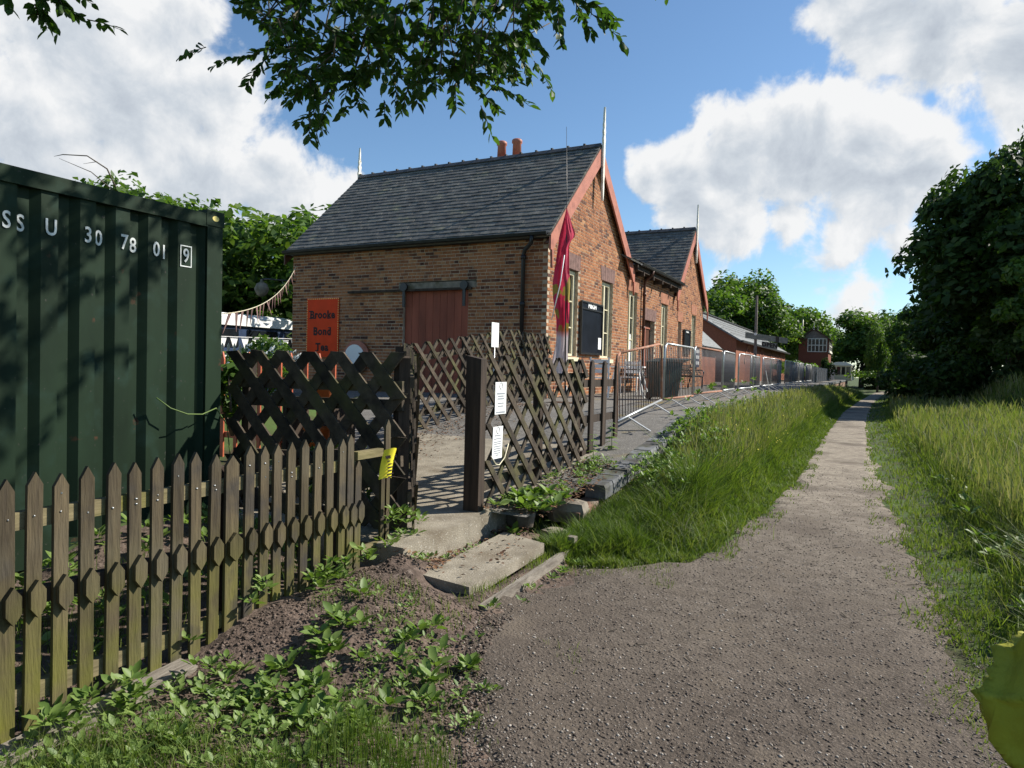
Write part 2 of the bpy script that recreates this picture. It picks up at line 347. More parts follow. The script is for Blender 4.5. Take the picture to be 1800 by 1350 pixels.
def dup(o, loc=None, rotz=None, label=None, group=None, parent=None):
    c = o.copy(); COL.objects.link(c)
    if parent: c.parent = parent
    if loc is not None: c.location = loc
    if rotz is not None: c.rotation_euler = (0, 0, rotz)
    if label: c['label'] = label
    if group: c['group'] = group
    for ch in list(o.children): dup(ch, parent=c)
    return c
def text_mesh(body, size, offset=0., spacing=1., extrude=.002):
    cu = bpy.data.curves.new('lettering', 'FONT'); cu.body = body; cu.size = size; cu.offset = offset
    cu.space_character = spacing; cu.align_x = 'CENTER'; cu.align_y = 'CENTER'; cu.extrude = extrude; cu.resolution_u = 3
    ob = bpy.data.objects.new('lettering', cu); COL.objects.link(ob)
    dg = bpy.context.evaluated_depsgraph_get(); me = bpy.data.meshes.new_from_object(ob.evaluated_get(dg))
    bpy.data.objects.remove(ob); bpy.data.curves.remove(cu)
    return me
def text_on(name, body, size, m, parent, center, right, upv, offset=0., spacing=1., sx=1.):
    me = text_mesh(body, size, offset, spacing)
    right = Vector(right).normalized(); upv = Vector(upv).normalized(); n = right.cross(upv)
    X = Matrix((right*sx, upv, n)).transposed().to_4x4()
    X.translation = Vector(center) - Vector(OFF.get(parent, (0,0,0)))
    me.transform(X); me.materials.clear(); me.materials.append(M[m])
    return link_mesh(name, me, parent)
def sstep(a, b, x):
    t = np.clip((np.asarray(x, float)-a)/(b-a), 0, 1); return t*t*(3-2*t)


# ------------------------------------------------------------------ terrain
rng = np.random.default_rng(3)
PL = np.array([(0.5,-.6),(1.5,-.95),(2.3,-1.35),(3.2,-1.95),(4.0,-2.1),(5.06,-2.05),(5.74,-1.28),(8.1,-1.06),(11.4,-.93),(18.8,-1.0),(32,-.95),(47,-.5),(62,.1),(73,.65),(90,2.6),(120,8)])
PR = np.array([(0.5,1.5),(2.3,.98),(3.6,.76),(4.66,.60),(5.83,.52),(7.7,.41),(11.6,.23),(21.7,.02),(32,.05),(43,.25),(62,.95),(73,1.7),(90,3.6),(120,9)])
def pl(y): return np.interp(y, PL[:, 0], PL[:, 1])
def pr(y): return np.interp(y, PR[:, 0], PR[:, 1])
def plat(y): return np.interp(y, [3.6,5.2,6.2,7.2,9.0,10.4,14,35,120], [.29,.33,.38,.46,.70,.90,.95,1.0,1.0])
def bumps(x, y, s=1.):
    return .5*np.sin(x*1.9*s+1.3*np.sin(y*1.1*s))+.5*np.sin(y*2.3*s+1.7*np.sin(x*1.4*s+.6))
def gz(x, y):
    x = np.asarray(x, float); y = np.asarray(y, float)
    z = .2*sstep(-3.3, -4.6, x)*sstep(5.5, 4, y)
    z = z + .88*sstep(-6.2, -9, x)*sstep(4, 8, y)
    z = z + (.62*sstep(5.2, 11, y))*sstep(-1.0, -2.2, x)*sstep(-3.6, -2.6, x)*sstep(95, 60, y)
    z = z + .08*sstep(pr(y), pr(y)+1.2, x) + .15*sstep(pr(y)+1, pr(y)+4, x)
    z = z + 1.05*sstep(3.4, 5.2, x)*sstep(28, 32, y) + 1.2*sstep(8, 16, x)
    z = z + .11*np.exp(-((x+3.02)**2+(y-3.95)**2)/.10) + .12*sstep(-2.55, -2.68, x)*sstep(-3.0, -2.86, x)*sstep(3.6, 3.9, y)*sstep(5.8, 5.4, y)
    z = z + .16*sstep(-1.7, -2.6, x)*sstep(2.2, 3.1, y)*sstep(4.3, 3.4, y) - .06*sstep(-2.4, -3.0, x)*sstep(2.6, 1.4, y) + .07*sstep(-2.34, -2.27, x)*sstep(-2.13, -2.17, x)*sstep(3.7, 3.85, y)*sstep(5.4, 5.2, y)
    off = np.minimum(np.abs(x-pl(y)), np.abs(x-pr(y)))
    inside = (x > pl(y)) & (x < pr(y))
    amp = np.where(inside, 0, np.clip(off, 0, .5)*2)
    return z + .035*bumps(x, y)*amp + .02*bumps(x+3, y, 3.1)*amp
def grid_sheet(name, xs, ys, zf, m, matf=None):
    X, Y = np.meshgrid(xs, ys); V = np.stack([X, Y, zf(X, Y)], -1).reshape(-1, 3)
    nx, ny = len(xs), len(ys); a = (np.arange(ny-1)[:, None]*nx + np.arange(nx-1)[None]).ravel()
    F = np.stack([a, a+1, a+nx+1, a+nx], 1)
    me = np_mesh(name, V, F, m[0], smooth=True)
    for k in m[1:]: me.materials.append(M[k])
    if matf is not None:
        c = V[F].mean(1); me.polygons.foreach_set('material_index', matf(c[:, 0], c[:, 1]).astype('i'))
    return tag(link_mesh(name, me), kind='structure')
xs = np.unique(np.concatenate([np.linspace(-160, -16, 25), np.linspace(-16, -5, 23), np.arange(-5, 4, .1), np.linspace(4, 12, 25), np.linspace(12, 120, 28)]))
ys = np.unique(np.concatenate([np.linspace(-60, 0, 20), np.arange(0, 10, .1), np.linspace(10, 40, 70), np.linspace(40, 110, 50), np.linspace(110, 420, 30)]))
def soilmask(x, y):
    w = .25*bumps(x*2, y*2)
    return (x > -4.75) & (x < -.9+w) & (y > .2) & (y < 5.7+w)
grid_sheet('ground', xs, ys, gz, ['meadow', 'soil'], soilmask)
# path: ragged edged sheet just above the ground
def path_sheet():
    yy = np.concatenate([np.arange(.4, 14, .12), np.linspace(14, 115, 130)])
    V = []; n = 16
    for y in yy:
        j = .05 if y < 14 else .03
        a = float(pl(y))+.07*math.sin(y*3.1)+rng.normal(0, j); b = float(pr(y))+.06*math.sin(y*2.3+1)+rng.normal(0, j)
        for k in range(n):
            x = a+(b-a)*k/(n-1); V.append((x, y, float(gz(x, y))+.004+(.02 if 0 < k < n-1 else -.015)))
    V = np.array(V); ny = len(yy); a = (np.arange(ny-1)[:, None]*n + np.arange(n-1)[None]).ravel()
    F = np.stack([a, a+1, a+n+1, a+n], 1); c = V[F].mean(1)
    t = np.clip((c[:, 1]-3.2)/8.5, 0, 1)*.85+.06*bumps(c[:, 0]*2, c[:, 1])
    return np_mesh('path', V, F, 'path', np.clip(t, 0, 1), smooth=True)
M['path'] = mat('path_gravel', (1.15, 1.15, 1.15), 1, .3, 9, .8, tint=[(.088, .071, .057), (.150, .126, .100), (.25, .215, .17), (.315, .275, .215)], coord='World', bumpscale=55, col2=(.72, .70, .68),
                spots=[((.26, .215, .175), 95, .60, .70), ((.055, .042, .034), 60, .58, .72), ((.10, .08, .062), .9, .50, .72), ((.13, .105, .08), 2.3, .55, .75)])
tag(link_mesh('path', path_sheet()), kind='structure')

# ------------------------------------------------------------------ platform with its ramp, coping and edge wall
YB = 15.0
def plat_mesh():
    ys = np.concatenate([np.arange(5.2, 15, .3), np.linspace(15, 100, 40)])
    b = MB()
    cols = [-2.525, -3.6, -4.6, -6.2, -9, -15]
    for a, c in zip(ys[:-1], ys[1:]):
        za, zc = float(plat(a)), float(plat(c))
        for i in range(len(cols)-1):
            if cols[i+1] < -6.3 and a < 7.0: continue
            x0, x1 = cols[i], cols[i+1]
            b.add([(x0, a, za), (x0, c, zc), (x1, c, zc), (x1, a, za)], [(0, 1, 2, 3)])
    return b
tag(plat_mesh().build('platform', 'asphalt'), kind='structure')
b = MB()                                               # concrete approach ramp in the gateway
prof = [(3.93, .30), (4.6, .32), (5.3, .335), (6.2, .385), (7.2, .465), (8.2, .6)]
for (a, za), (c, zc) in zip(prof[:-1], prof[1:]):
    x0 = -2.86 if c < 5.4 else -2.95
    b.add([(x0, a, za+.004), (x0, c, zc+.004), (-6.0, c, zc+.004), (-6.0, a, za+.004), (x0, a, -.1), (x0, c, -.1), (-6.0, c, -.1), (-6.0, a, -.1)],
          [(0, 1, 2, 3), (0, 4, 5, 1), (0, 3, 7, 4)])
tag(b.build('ramp', 'concrete'), kind='structure')
edge = thing('platform_edge', 'brick platform edge wall topped by a row of grey coping blocks', 'platform edge', (-2.3, 6.4, 0))
b = MB()
ys_ = np.concatenate([np.arange(6.0, 15, .5), np.linspace(15, 98, 30)])
for a, c in zip(ys_[:-1], ys_[1:]):
    za, zc = float(plat(a))-.13, float(plat(c))-.13
    b.add([(-2.36, a, -.2), (-2.36, c, -.2), (-2.36, c, zc), (-2.36, a, za), (-2.55, a, za), (-2.55, c, zc)], [(0, 1, 2, 3), (3, 2, 5, 4)])
b.build('wall', 'wallbrick', edge)
cop = None
y = 6.55; k = 0
while y < 46:
    Lc = .235; z = float(plat(y+Lc/2)); dz = float(plat(y+Lc)-plat(y))
    if k < 170:
        if cop is None:
            q = MB(); q.prism([(.16, 0, -.13), (.16, 0, -.02), (.145, 0, .012), (-.06, 0, .012), (-.06, 0, -.13)], (0, Lc-.014, 0))
            cop = mesh_of('coping_stone', q.v, q.f, 'coping')
        o = link_mesh('coping_stone', cop, edge)
        o.location = (-.16+2.3-2.3+rnd.uniform(-.012, .012), y-6.4, z+rnd.uniform(-.004, .004)); o.rotation_euler = (math.atan2(dz, Lc)+rnd.uniform(-.01, .01), 0, rnd.uniform(-.01, .01))
    y += Lc; k += 1
q = MB(); q.box(-2.62, -2.30, y, 98, .86, 1.012); q.build('coping_run', 'coping', edge)

# broken end of the platform: mossy stones and litter
for i, (x, y, z, sx, sy, sz, lab) in enumerate([
        (-2.52, 6.15, .22, .42, .34, .20, 'flat mossy stone at the broken end of the platform, nearest the grass'),
        (-2.85, 5.75, .20, .36, .30, .16, 'dark stone half under leaves beside the trellis at the ramp'),
        (-2.45, 5.62, .07, .22, .26, .17, 'round dark stone lying lowest at the broken platform end'),
        (-2.78, 6.35, .33, .4, .4, .12, 'leaf covered slab on top of the broken platform end')]):
    q = MB(); seg = 9
    ring = [(math.cos(6.283*j/seg)*(1+rnd.uniform(-.2, .2)), math.sin(6.283*j/seg)*(1+rnd.uniform(-.2, .2))) for j in range(seg)]
    lv = [(.85, -.5), (1, .1), (.85, .45), (.5, .52)]
    vs = [(x+a*f_*sx/2, y+c*f_*sy/2, z+h*sz+rnd.uniform(-.01, .01)) for f_, h in lv for a, c in ring]
    fs = [(r*seg+j, r*seg+(j+1) % seg, (r+1)*seg+(j+1) % seg, (r+1)*seg+j) for r in range(3) for j in range(seg)]+[tuple(3*seg+j for j in range(seg)), tuple(range(seg))[::-1]]
    q.add(vs, fs); tag(q.build('stone', 'stone'), lab, 'stone', 'stones at the broken platform end')
# concrete step with its timber edging
b = MB(); b.prism([(-2.66, 3.86, .085), (-2.24, 3.80, .085), (-2.27, 5.02, .10), (-2.72, 5.18, .10)], (0, 0, .085))
tag(b.build('step_slab', 'concrete'), 'worn rectangular concrete step slab in front of the gateway', 'step')
b = MB(); b.beam((-2.13, 3.78, .015), (-2.17, 5.30, .035), .045, .13, side=(1, 0, 0)); tag(b.build('edging_board', 'oldplank'), 'weathered edging board on its edge beside the concrete step', 'board')
b = MB(); b.beam((-2.17, 5.34, -.05), (-2.16, 5.34, .19), .07, .07); tag(b.build('edging_peg', 'oldplank'), 'short rotten wooden peg at the far end of the edging board', 'peg')

# ------------------------------------------------------------------ station building
X0, Y0 = -6.11, 13.33          # corner between the shaded side wall and the sunny platform front
XW = -13.4; YE = 28.70; ZB = .90; ZE = 4.52
G1 = (13.33, 16.03, 18.72, 7.0); G2 = (24.07, 26.40, 28.72, 6.93)
BL, BH, BD = .235, .075, .11
bld = thing('station_building', 'brick station building with slate roof and two gables facing the platform', 'station', (X0, Y0, ZB))
def gable_half(z, g):          # half width of a gable at height z
    if z <= ZE: return (g[2]-g[0])/2
    return max(0., (g[3]-z)/(g[3]-ZE))*(g[2]-g[0])/2
side_open = [(-9.85, -8.06, ZB-.1, 3.33), (-9.98, -7.86, 3.33, 3.50)]
win = [(14.20, 15.05, 1.85, 3.86, 'w'), (16.66, 17.52, 1.85, 3.86, 'w'), (18.84, 19.68, 1.75, 3.84, 'w'), (20.40, 21.62, ZB-.1, 3.13, 'd'),
       (22.34, 23.14, 1.75, 3.80, 'w'), (24.62, 25.12, ZB-.1, 3.36, 'n'), (26.72, 27.40, 1.85, 3.78, 'w')]
front_open = [w[:4] for w in win]
def cut(iv, ops, z):
    out = [iv]
    for a, b_, z0, z1 in ops:
        if not (z0 <= z+.001 and z < z1-.03): continue
        nx = []
        for s, e_ in out:
            if b_ <= s or a >= e_: nx.append((s, e_)); continue
            if a-s > .02: nx.append((s, a))
            if e_-b_ > .02: nx.append((b_, e_))
        out = nx
    return out
bricks = []                    # (score, face, u0, u1, z)
back = MB()
def course_intervals(face, z, c):
    if face == 's':
        if z > 4.46: return []
        return cut((XW, X0 - (0 if c % 2 == 0 else BD+.008)), side_open, z)
    iv = []
    ys0 = Y0+(BD+.008 if c % 2 == 0 else 0)
    if z <= 4.50: iv = [(ys0, YE)]
    else:
        for g in (G1, G2):
            h = gable_half(z+.05, g)
            if h > .12: iv.append((g[1]-h+.02, g[1]+h-.02))
    r = []
    for i in iv: r += cut(i, front_open, z)
    return r
ncourse = int((7.0-ZB)/BH)
rb = random.Random(11)
for c in range(ncourse):
    z = ZB + c*BH
    for face in ('s', 'f'):
        for a, e_ in course_intervals(face, z, c):
            # mortar body of this course
            if face == 's': back.box(a, e_ if e_ < X0-.2 else X0-.006, Y0+.005, Y0+.26, z, z+BH)
            else: back.box(X0-.26, X0-.005, max(a, Y0+.26), e_, z, z+BH)
            hdr = (c % 4 == 0)
            step = (BL/2 if hdr else BL)
            u = a - (0 if hdr else (BL/4 if c % 2 else BL*.75)); 
            base = math.floor((a)/BL)*BL + (0 if hdr else (c % 2)*BL/2+.03)
            u = base
            while u < e_:
                s_, t_ = max(u, a), min(u+step, e_)
                if t_-s_ > .035: bricks.append((face, s_+.0065, t_-.0065, z))
                u += step
back.build('wall', 'mortar', bld)
def br_score(b_):
    f, s, t, z = b_
    p = Vector(((s+t)/2, Y0, z)) if f == 's' else Vector((X0, (s+t)/2, z))
    d = (p-Vector((0, 0, EYE))).length
    foreshort = abs(p.y)/d if f == 's' else abs(p.x)/d
    hidden = 0.15 if (f == 's' and z < 1.95) or (f == 'f' and z < 1.7) else 1
    return -(t-s)*foreshort/d/d*hidden
bricks.sort(key=br_score)
def brick_t():
    r = rb.random()
    return rb.uniform(.08, .28) if r < .17 else rb.uniform(.34, .66) if r < .78 else rb.uniform(.66, .95)
def brick_box(q, f, s, t, z):
    p = rb.uniform(-.002, .0025)
    if f == 's': q.box(s, t, Y0-p, Y0+BD, z+.006, z+BH-.008, brick_t())
    else: q.box(X0-BD, X0+p, s, t, z+.006, z+BH-.008, brick_t())
rest = MB()
for i, (f, s, t, z) in enumerate(bricks):
    if i < 300:
        q = MB(); brick_box(q, f, s, t, z); q.build('brick', 'brick', bld)
    else: brick_box(rest, f, s, t, z)
tag(rest.build('brickwork', 'brick', bld), kind='stuff')
# other walls (rear and far ends), plain
b = MB(); b.box(XW, XW+.26, Y0+.26, YE, ZB, 4.46); b.box(XW+.26, X0-.26, YE-.26, YE, ZB, 4.46)
b.prism([(XW+.02, Y0+.3, 4.46), (XW+.02, 18.6, 4.46), (XW+.02, 16.03, 6.9)], (.2, 0, 0)); b.build('rear_wall', 'wallbrick', bld)
b = MB(); b.box(XW+.3, X0-.3, Y0+.3, YE-.3, ZB-.3, ZB-.02); b.build('floor', 'stone', bld)

# roofs
TH = .05
def slope_sheet(q, e0, e1, r1, r0, th=TH):
    """roof plane from eave points e0,e1 up to ridge points r1,r0 with thickness"""
    a, b_, c, d = [Vector(p) for p in (e0, e1, r1, r0)]
    n = (b_-a).cross(d-a).normalized()
    if n.z < 0: n = -n
    q.prism([a-n*th, b_-n*th, c-n*th, d-n*th], n*(th-.006)); return n
roof = MB(); tiles = []
def lay_slates(e0, e1, r1, r0, w=.235, ex=.168, collect=True, skip=None):
    e0, e1, r1, r0 = [Vector(p) for p in (e0, e1, r1, r0)]
    uh = (e1-e0); Lu = uh.length; uh = uh/Lu; vv = (r0-e0); vv = vv-uh*vv.dot(uh); Lv = vv.length; vv = vv/Lv
    n = uh.cross(vv)
    if n.z < 0: n = -n
    rows = int(Lv/ex)
    for r_ in range(rows+1):
        v0 = r_*ex; k0 = -1 if r_ % 2 else 0
        x = -(w/2 if r_ % 2 else 0)
        lo = uh.dot(r0-e0)*v0/Lv; hi = Lu - (Lu-uh.dot(r1-e0))*v0/Lv      # trapezoid limits
        while x < hi:
            s, t = max(x, lo), min(x+w, hi)
            if t-s > .04: tiles.append((e0, uh, vv, n, s+.003, t-.003, v0, min(ex+.10, Lv-v0+.02)))
            x += w
def slate(q, T, rs):
    e0, uh, vv, n, s, t, v0, ln = T
    j = rs.uniform(-.010, .012); lift = rs.uniform(.020, .029); th = .009
    p = [e0+uh*s+vv*(v0+j)+n*lift, e0+uh*t+vv*(v0+j+rs.uniform(-.006, .006))+n*lift, e0+uh*t+vv*(v0+ln)+n*.003, e0+uh*s+vv*(v0+ln)+n*.003]
    q.prism([a-n*0 for a in p], n*th, rs.random()**1.4)
# block one: ridge along X over the first gable; block two the same over the second gable; a lower range between
OVH = .22; XR = X0+.13; XL = XW-.10
def zr(g, y): return g[3]+.05-(abs(y-g[1]))*(g[3]-ZE)/((g[2]-g[0])/2)
e0 = (XL, G1[0]-OVH, zr(G1, G1[0]-OVH)); e1 = (XR, G1[0]-OVH, zr(G1, G1[0]-OVH)); r1 = (XR, G1[1], G1[3]+.05); r0_ = (XL, G1[1], G1[3]+.05)
slope_sheet(roof, e0, e1, r1, r0_); lay_slates(e0, e1, r1, r0_)
n1 = len(tiles)
e0b = (XR, G1[2]+OVH, zr(G1, G1[2]+OVH)); e1b = (XL, G1[2]+OVH, zr(G1, G1[2]+OVH))
slope_sheet(roof, e0b, e1b, r0_, r1); lay_slates(e0b, e1b, r0_, r1, .5, .38)
f0 = (XL, G2[0]-OVH, zr(G2, G2[0]-OVH)); f1 = (XR, G2[0]-OVH, zr(G2, G2[0]-OVH)); s1 = (XR, G2[1], G2[3]+.05); s0 = (XL, G2[1], G2[3]+.05)
slope_sheet(roof, f0, f1, s1, s0); lay_slates(f0, f1, s1, s0)
g0 = (XR, G2[2]+OVH, zr(G2, G2[2]+OVH)); g1 = (XL, G2[2]+OVH, zr(G2, G2[2]+OVH))
slope_sheet(roof, g0, g1, s0, s1); lay_slates(g0, g1, s0, s1, .5, .38)
m0 = (X0+.30, 18.1, 4.62); m1 = (X0+.30, 24.7, 4.62); m2 = (-9.75, 24.7, 6.45); m3 = (-9.75, 18.1, 6.45)
slope_sheet(roof, m0, m1, m2, m3); lay_slates((X0+.30, 18.95, 4.62), (X0+.30, 23.9, 4.62), (-9.75, 23.9, 6.45), (-9.75, 18.95, 6.45))
slope_sheet(roof, (-13.5, 24.7, 4.62), (-13.5, 18.1, 4.62), m3, m2)
roof_o = roof.build('roof', 'slate', bld)
rs = random.Random(5)
def sl_score(T):
    e0, uh, vv, n, s, t, v0, ln = T; p = e0+uh*(s+t)/2+vv*v0; d = p-Vector((0, 0, EYE)); D = d.length
    return -(t-s)*max(0, -(d/D).dot(n)+.0)/D/D
idx = sorted(range(n1), key=lambda i: sl_score(tiles[i])); big = set(idx[:300]); rest = MB()
for i, T in enumerate(tiles):
    if i in big:
        q = MB(); slate(q, T, rs); q.build('slate', 'slate', roof_o)
    else: slate(rest, T, rs)
tag(rest.build('slating', 'slate', roof_o), kind='stuff')
# ridge tiles
def ridge_run(x0, x1, y, z, n):
    st = (x1-x0)/n
    for k in range(n):
        q = MB(); a = x0+k*st; pr_ = [(-.15, -.075), (-.04, .035), (.0, .05), (.04, .035), (.15, -.075), (.13, -.10), (0, .02), (-.13, -.10)]
        q.prism([(a, y+p, z+h+.02) for p, h in pr_[::-1]], (st-.004, 0, 0)); q.box(a-.02, a+.03, y-.045, y+.045, z+.05, z+.095)
        q.build('ridge_tile', 'ridge', roof_o)
ridge_run(XL+.02, XR-.02, G1[1], G1[3]+.05, 17); ridge_run(XL+.02, XR-.02, G2[1], G2[3]+.05, 17)
# gutters, fascia, downpipes
def gutter(p0, p1, outv, name='gutter'):
    q = MB(); p0 = Vector(p0); p1 = Vector(p1); o_ = Vector(outv); pr_ = [(0, 0), (.02, -.055), (.06, -.075), (.10, -.055), (.12, 0), (.105, 0), (.09, -.045), (.06, -.06), (.03, -.045), (.012, 0)]
    q.prism([p0+o_*a+Vector((0, 0, h)) for a, h in pr_], p1-p0); return q.build(name, 'gutter', bld)
gutter((XL, Y0-.20, ZE-.10), (XR-.05, Y0-.20, ZE-.10), (0, -1, 0))
b = MB(); b.box(XL+.1, XR-.1, Y0-.17, Y0-.012, ZE-.20, ZE-.10); b.build('fascia', 'gutter', bld)
gutter((X0+.27, 18.95, 4.60), (X0+.27, 23.9, 4.60), (1, 0, 0))
b = MB(); b.box(X0+.012, X0+.25, 18.85, 23.95, 4.40, 4.56); b.build('fascia', 'timberdark', bld)
for k in range(5):
    b = MB(); b.box(X0+.004, X0+.30, 19.3+k*1.0, 19.36+k*1.0, 4.28, 4.40); b.build('eaves_bracket', 'timberdark', bld)
b = MB(); xp = -6.66
b.tube([(xp+.28, Y0-.26, ZE-.16), (xp+.25, Y0-.22, ZE-.30), (xp+.04, Y0-.09, ZE-.42), (xp, Y0-.075, ZE-.52), (xp, Y0-.075, ZB)], .045, 10)
for z in (3.9, 2.9, 1.9): b.tube([(xp, Y0-.075, z), (xp, Y0-.075, z+.09)], .06, 10)
b.build('downpipe', 'black', bld)
b = MB(); yp = 20.13
b.tube([(X0+.33, yp, 4.54), (X0+.28, yp, 4.40), (X0+.10, yp, 4.25), (X0+.075, yp, 4.1), (X0+.075, yp, ZB)], .042, 10)
for z in (3.8, 2.8): b.tube([(X0+.075, yp, z), (X0+.075, yp, z+.09)], .056, 10)
b.build('downpipe', 'brown', bld)
# barge boards, finials
def barge(g, sgn):
    q = MB(); yo = g[1]+sgn*((g[2]-g[0])/2+.20); zo = zr(g, yo)-.02; yi = g[1]; zi = g[3]+.03; w = .34
    x = X0+.10
    q.prism([(x, yi, zi), (x, yo, zo), (x, yo, zo-w*.9), (x, yo-sgn*.10, zo-w*.95), (x, yo-sgn*.22, zo-w*.55), (x, yi, zi-w*1.25)][::(1 if sgn < 0 else -1)], (.045, 0, 0))
    o = q.build('barge_board', 'salmon', bld)
    q = MB(); q.prism([(X0+.015, yi, zi-.16), (X0+.015, yo, zo-.13), (X0+.015, yo, zo-.17), (X0+.015, yi, zi-.22)][::(1 if sgn < 0 else -1)], (.085, 0, 0)); q.build('soffit', 'brown', o)
    q = MB(); q.prism([(X0+.115, yo-sgn*.02, zo-w*.9), (X0+.115, yo-sgn*.12, zo-w*.9), (X0+.115, yo-sgn*.07, zo-w*.9-.38)][::(1 if sgn < 0 else -1)], (.05, 0, 0)); q.build('pendant', 'salmon', o)
def finial(x, y, z, s, flip):
    q = MB()
    prof_ = [(-1.30, .01), (-1.15, .035), (-.95, .05), (-.82, .03), (-.7, .06), (-.45, .05), (-.1, .062), (.1, .05), (.22, .075), (.32, .04), (.42, .068), (.5, .035), (.58, .055), (.66, .03), (.85, .022), (1.02, .004)]
    pts = [(h, p) for h, p in prof_]
    right = [(x, y+p*s, z+h*s) for h, p in pts]; left = [(x, y-p*s, z+h*s) for h, p in pts[::-1]]
    q.prism((right+left), (.05*flip, 0, 0)); return q.build('finial', 'whitepaint', bld)
for g in (G1, G2):
    for sg in (-1, 1): barge(g, sg)
finial(X0+.15, G1[1], G1[3]-.02, .98, 1); finial(X0+.15, G2[1], G2[3]-.02, .95, 1); finial(XL-.01, G1[1], G1[3]-.05, .95, -1)
# far end verge board
b = MB(); b.prism([(XL-.005, G1[1], G1[3]+.0), (XL-.005, G1[0]-OVH, zr(G1, G1[0]-OVH)-.05), (XL-.005, G1[0]-OVH, zr(G1, G1[0]-OVH)-.30), (XL-.005, G1[1], G1[3]-.35)], (.04, 0, 0)); b.build('barge_board', 'brown', bld)
# chimney with two pots
b = MB(); b.box(-9.95, -8.95, 17.2, 17.75, 5.4, 7.42); b.box(-10.0, -8.9, 17.15, 17.8, 7.42, 7.5); ch = b.build('chimney', 'sheetred', bld)
for x in (-9.56, -9.07):
    q = MB(); q.tube([(x, 17.47, 7.45), (x, 17.47, 7.9), (x, 17.47, 7.93), (x, 17.47, 8.0), (x, 17.47, 8.03)], [.135, .12, .15, .15, .12], 14); q.build('chimney_pot', 'salmon', ch)
# sliding goods door with its rail and hangers
b = MB(); b.box(-9.9, -8.02, Y0+.10, Y0+.14, ZB, 3.33); door = b.build('goods_door', 'doorred', bld)
for k in range(9):
    q = MB(); q.box(-9.84+k*.197, -9.84+k*.197+.190, Y0+.072, Y0+.10, ZB+.02, 3.325); q.build('door_board', 'doorred', door)
b = MB(); b.box(-9.98, -7.86, Y0-.02, Y0+.2, 3.345, 3.50); b.build('lintel', 'stone', bld)
b = MB(); b.box(-11.5, -7.95, Y0-.075, Y0-.022, 3.30, 3.352); rail_ = b.build('door_rail', 'timberdark', bld)
for x in (-9.78, -8.12):
    q = MB(); q.box(x-.035, x+.035, Y0-.10, Y0-.076, 2.93, 3.42)
    q.tube([(x, Y0-.12, 3.40), (x, Y0-.076, 3.40)], .10, 14); q.build('door_hanger', 'black', rail_)
# windows and doors in the platform front
def window(y0, y1, z0, z1, bars=3, blind=False):
    q = MB(); q.box(X0-.16, X0-.135, y0, y1, z0, z1); w = q.build('window', 'glass', bld)
    q = MB(); d0, d1 = X0-.134, X0-.085; ym = y0+(y1-y0)*.46; q.box(d0, d1+.01, ym-.04, ym+.04, z0+.08, z1-.11)
    q.box(d0, d1, y0, y0+.09, z0, z1-.02); q.box(d0, d1, y1-.10, y1, z0, z1-.02); q.box(d0, d1, y0+.09, y1-.10, z0, z0+.08); q.box(d0, d1, y0+.09, y1-.10, z1-.11, z1-.02)
    q.build('window_frame', 'cream', w)
    for k in range(1, bars):
        q = MB(); zz = z0+.08+(z1-z0-.19)*k/bars; q.box(d0, d1-.015, ym+.041, y1-.101, zz-.014, zz+.014); q.build('glazing_bar', 'cream', w)
    q = MB(); q.box(X0-.13, X0+.05, y0-.04, y1+.04, z0-.10, z0-.002); q.build('sill', 'cream' if y0 < 18 else 'stone', w)
    if blind:
        q = MB(); q.box(X0-.132, X0-.128, ym+.041, y1-.101, z0+.09, z0+(z1-z0)*.42); q.build('blind', 'white', w)
for y0, y1, z0, z1, k in win:
    if k == 'w': window(y0, y1, z0, z1, 3, 18 < y0 < 19)
    elif k == 'd':
        q = MB(); q.box(X0-.20, X0-.15, y0, y1, ZB, z1); d_ = q.build('door', 'brown', bld)
        q = MB(); q.box(X0-.149, X0-.14, y0+.12, (y0+y1)/2-.05, ZB+1.1, z1-.3); q.build('door_glass', 'glass', d_)
        q = MB(); q.box(X0-.149, X0-.125, y0, y1, z1-.24, z1-.20); q.box(X0-.149, X0-.125, (y0+y1)/2-.03, (y0+y1)/2+.03, ZB, z1-.24); q.build('door_frame', 'salmon', d_)
    else:
        q = MB(); q.box(X0-.20, X0-.16, y0, y1, ZB, z1); q.build('side_door', 'doorred', bld)
    # flat arch of dressed bricks
    n = 7; zt = .36; wd = (y1-y0)+.16
    q = MB()
    for i in range(n):
        a0 = y0-.08+wd*i/n; a1 = a0+wd/n-.008; sp = .05
        f0_ = (i/n-.5)*2*sp; f1_ = ((i+1)/n-.5)*2*sp
        q.prism([(X0-.10, a0, z1-.0), (X0-.10, a1, z1-.0), (X0-.10, a1+f1_, z1+zt), (X0-.10, a0+f0_, z1+zt)], (.108+rb.uniform(0, .004), 0, 0))
    q.build('arch_lintel', 'archred' if 18.5 < y0 < 20 or y0 > 22 else 'archpurple', bld)
M_dummy = None

# ------------------------------------------------------------------ signs, boards and fittings on the station
sg = thing('enamel_sign', 'tall orange-red enamel tea advertisement on the shaded station wall', 'sign', (-12.34, Y0-.02, 2.45))
b = MB(); b.box(-12.87, -11.81, Y0-.03, Y0-.008, 1.72, 3.21); b.build('panel', 'sign_red', sg)
b = MB()
for k in range(17):
    x = -12.84+k*.0625; b.box(x, x+.032, Y0-.034, Y0-.0305, 3.178, 3.20)
for k in range(25):
    z = 3.15-k*.058
    for x in (-12.862, -11.832): b.box(x, x+.016, Y0-.034, Y0-.0305, z-.032, z)
b.build('border', 'yellowdash', sg)
def serif_word(w, size, zc, wid):
    o = text_on('lettering', w, size, 'ink', sg, (-12.34, Y0-.034, zc), (1, 0, 0), (0, 0, 1), offset=.010, spacing=1.12, sx=wid)
    return o
serif_word('Brooke', .27, 2.78, .92); serif_word('Bond', .27, 2.36, .95); serif_word('Tea', .27, 1.96, .95)
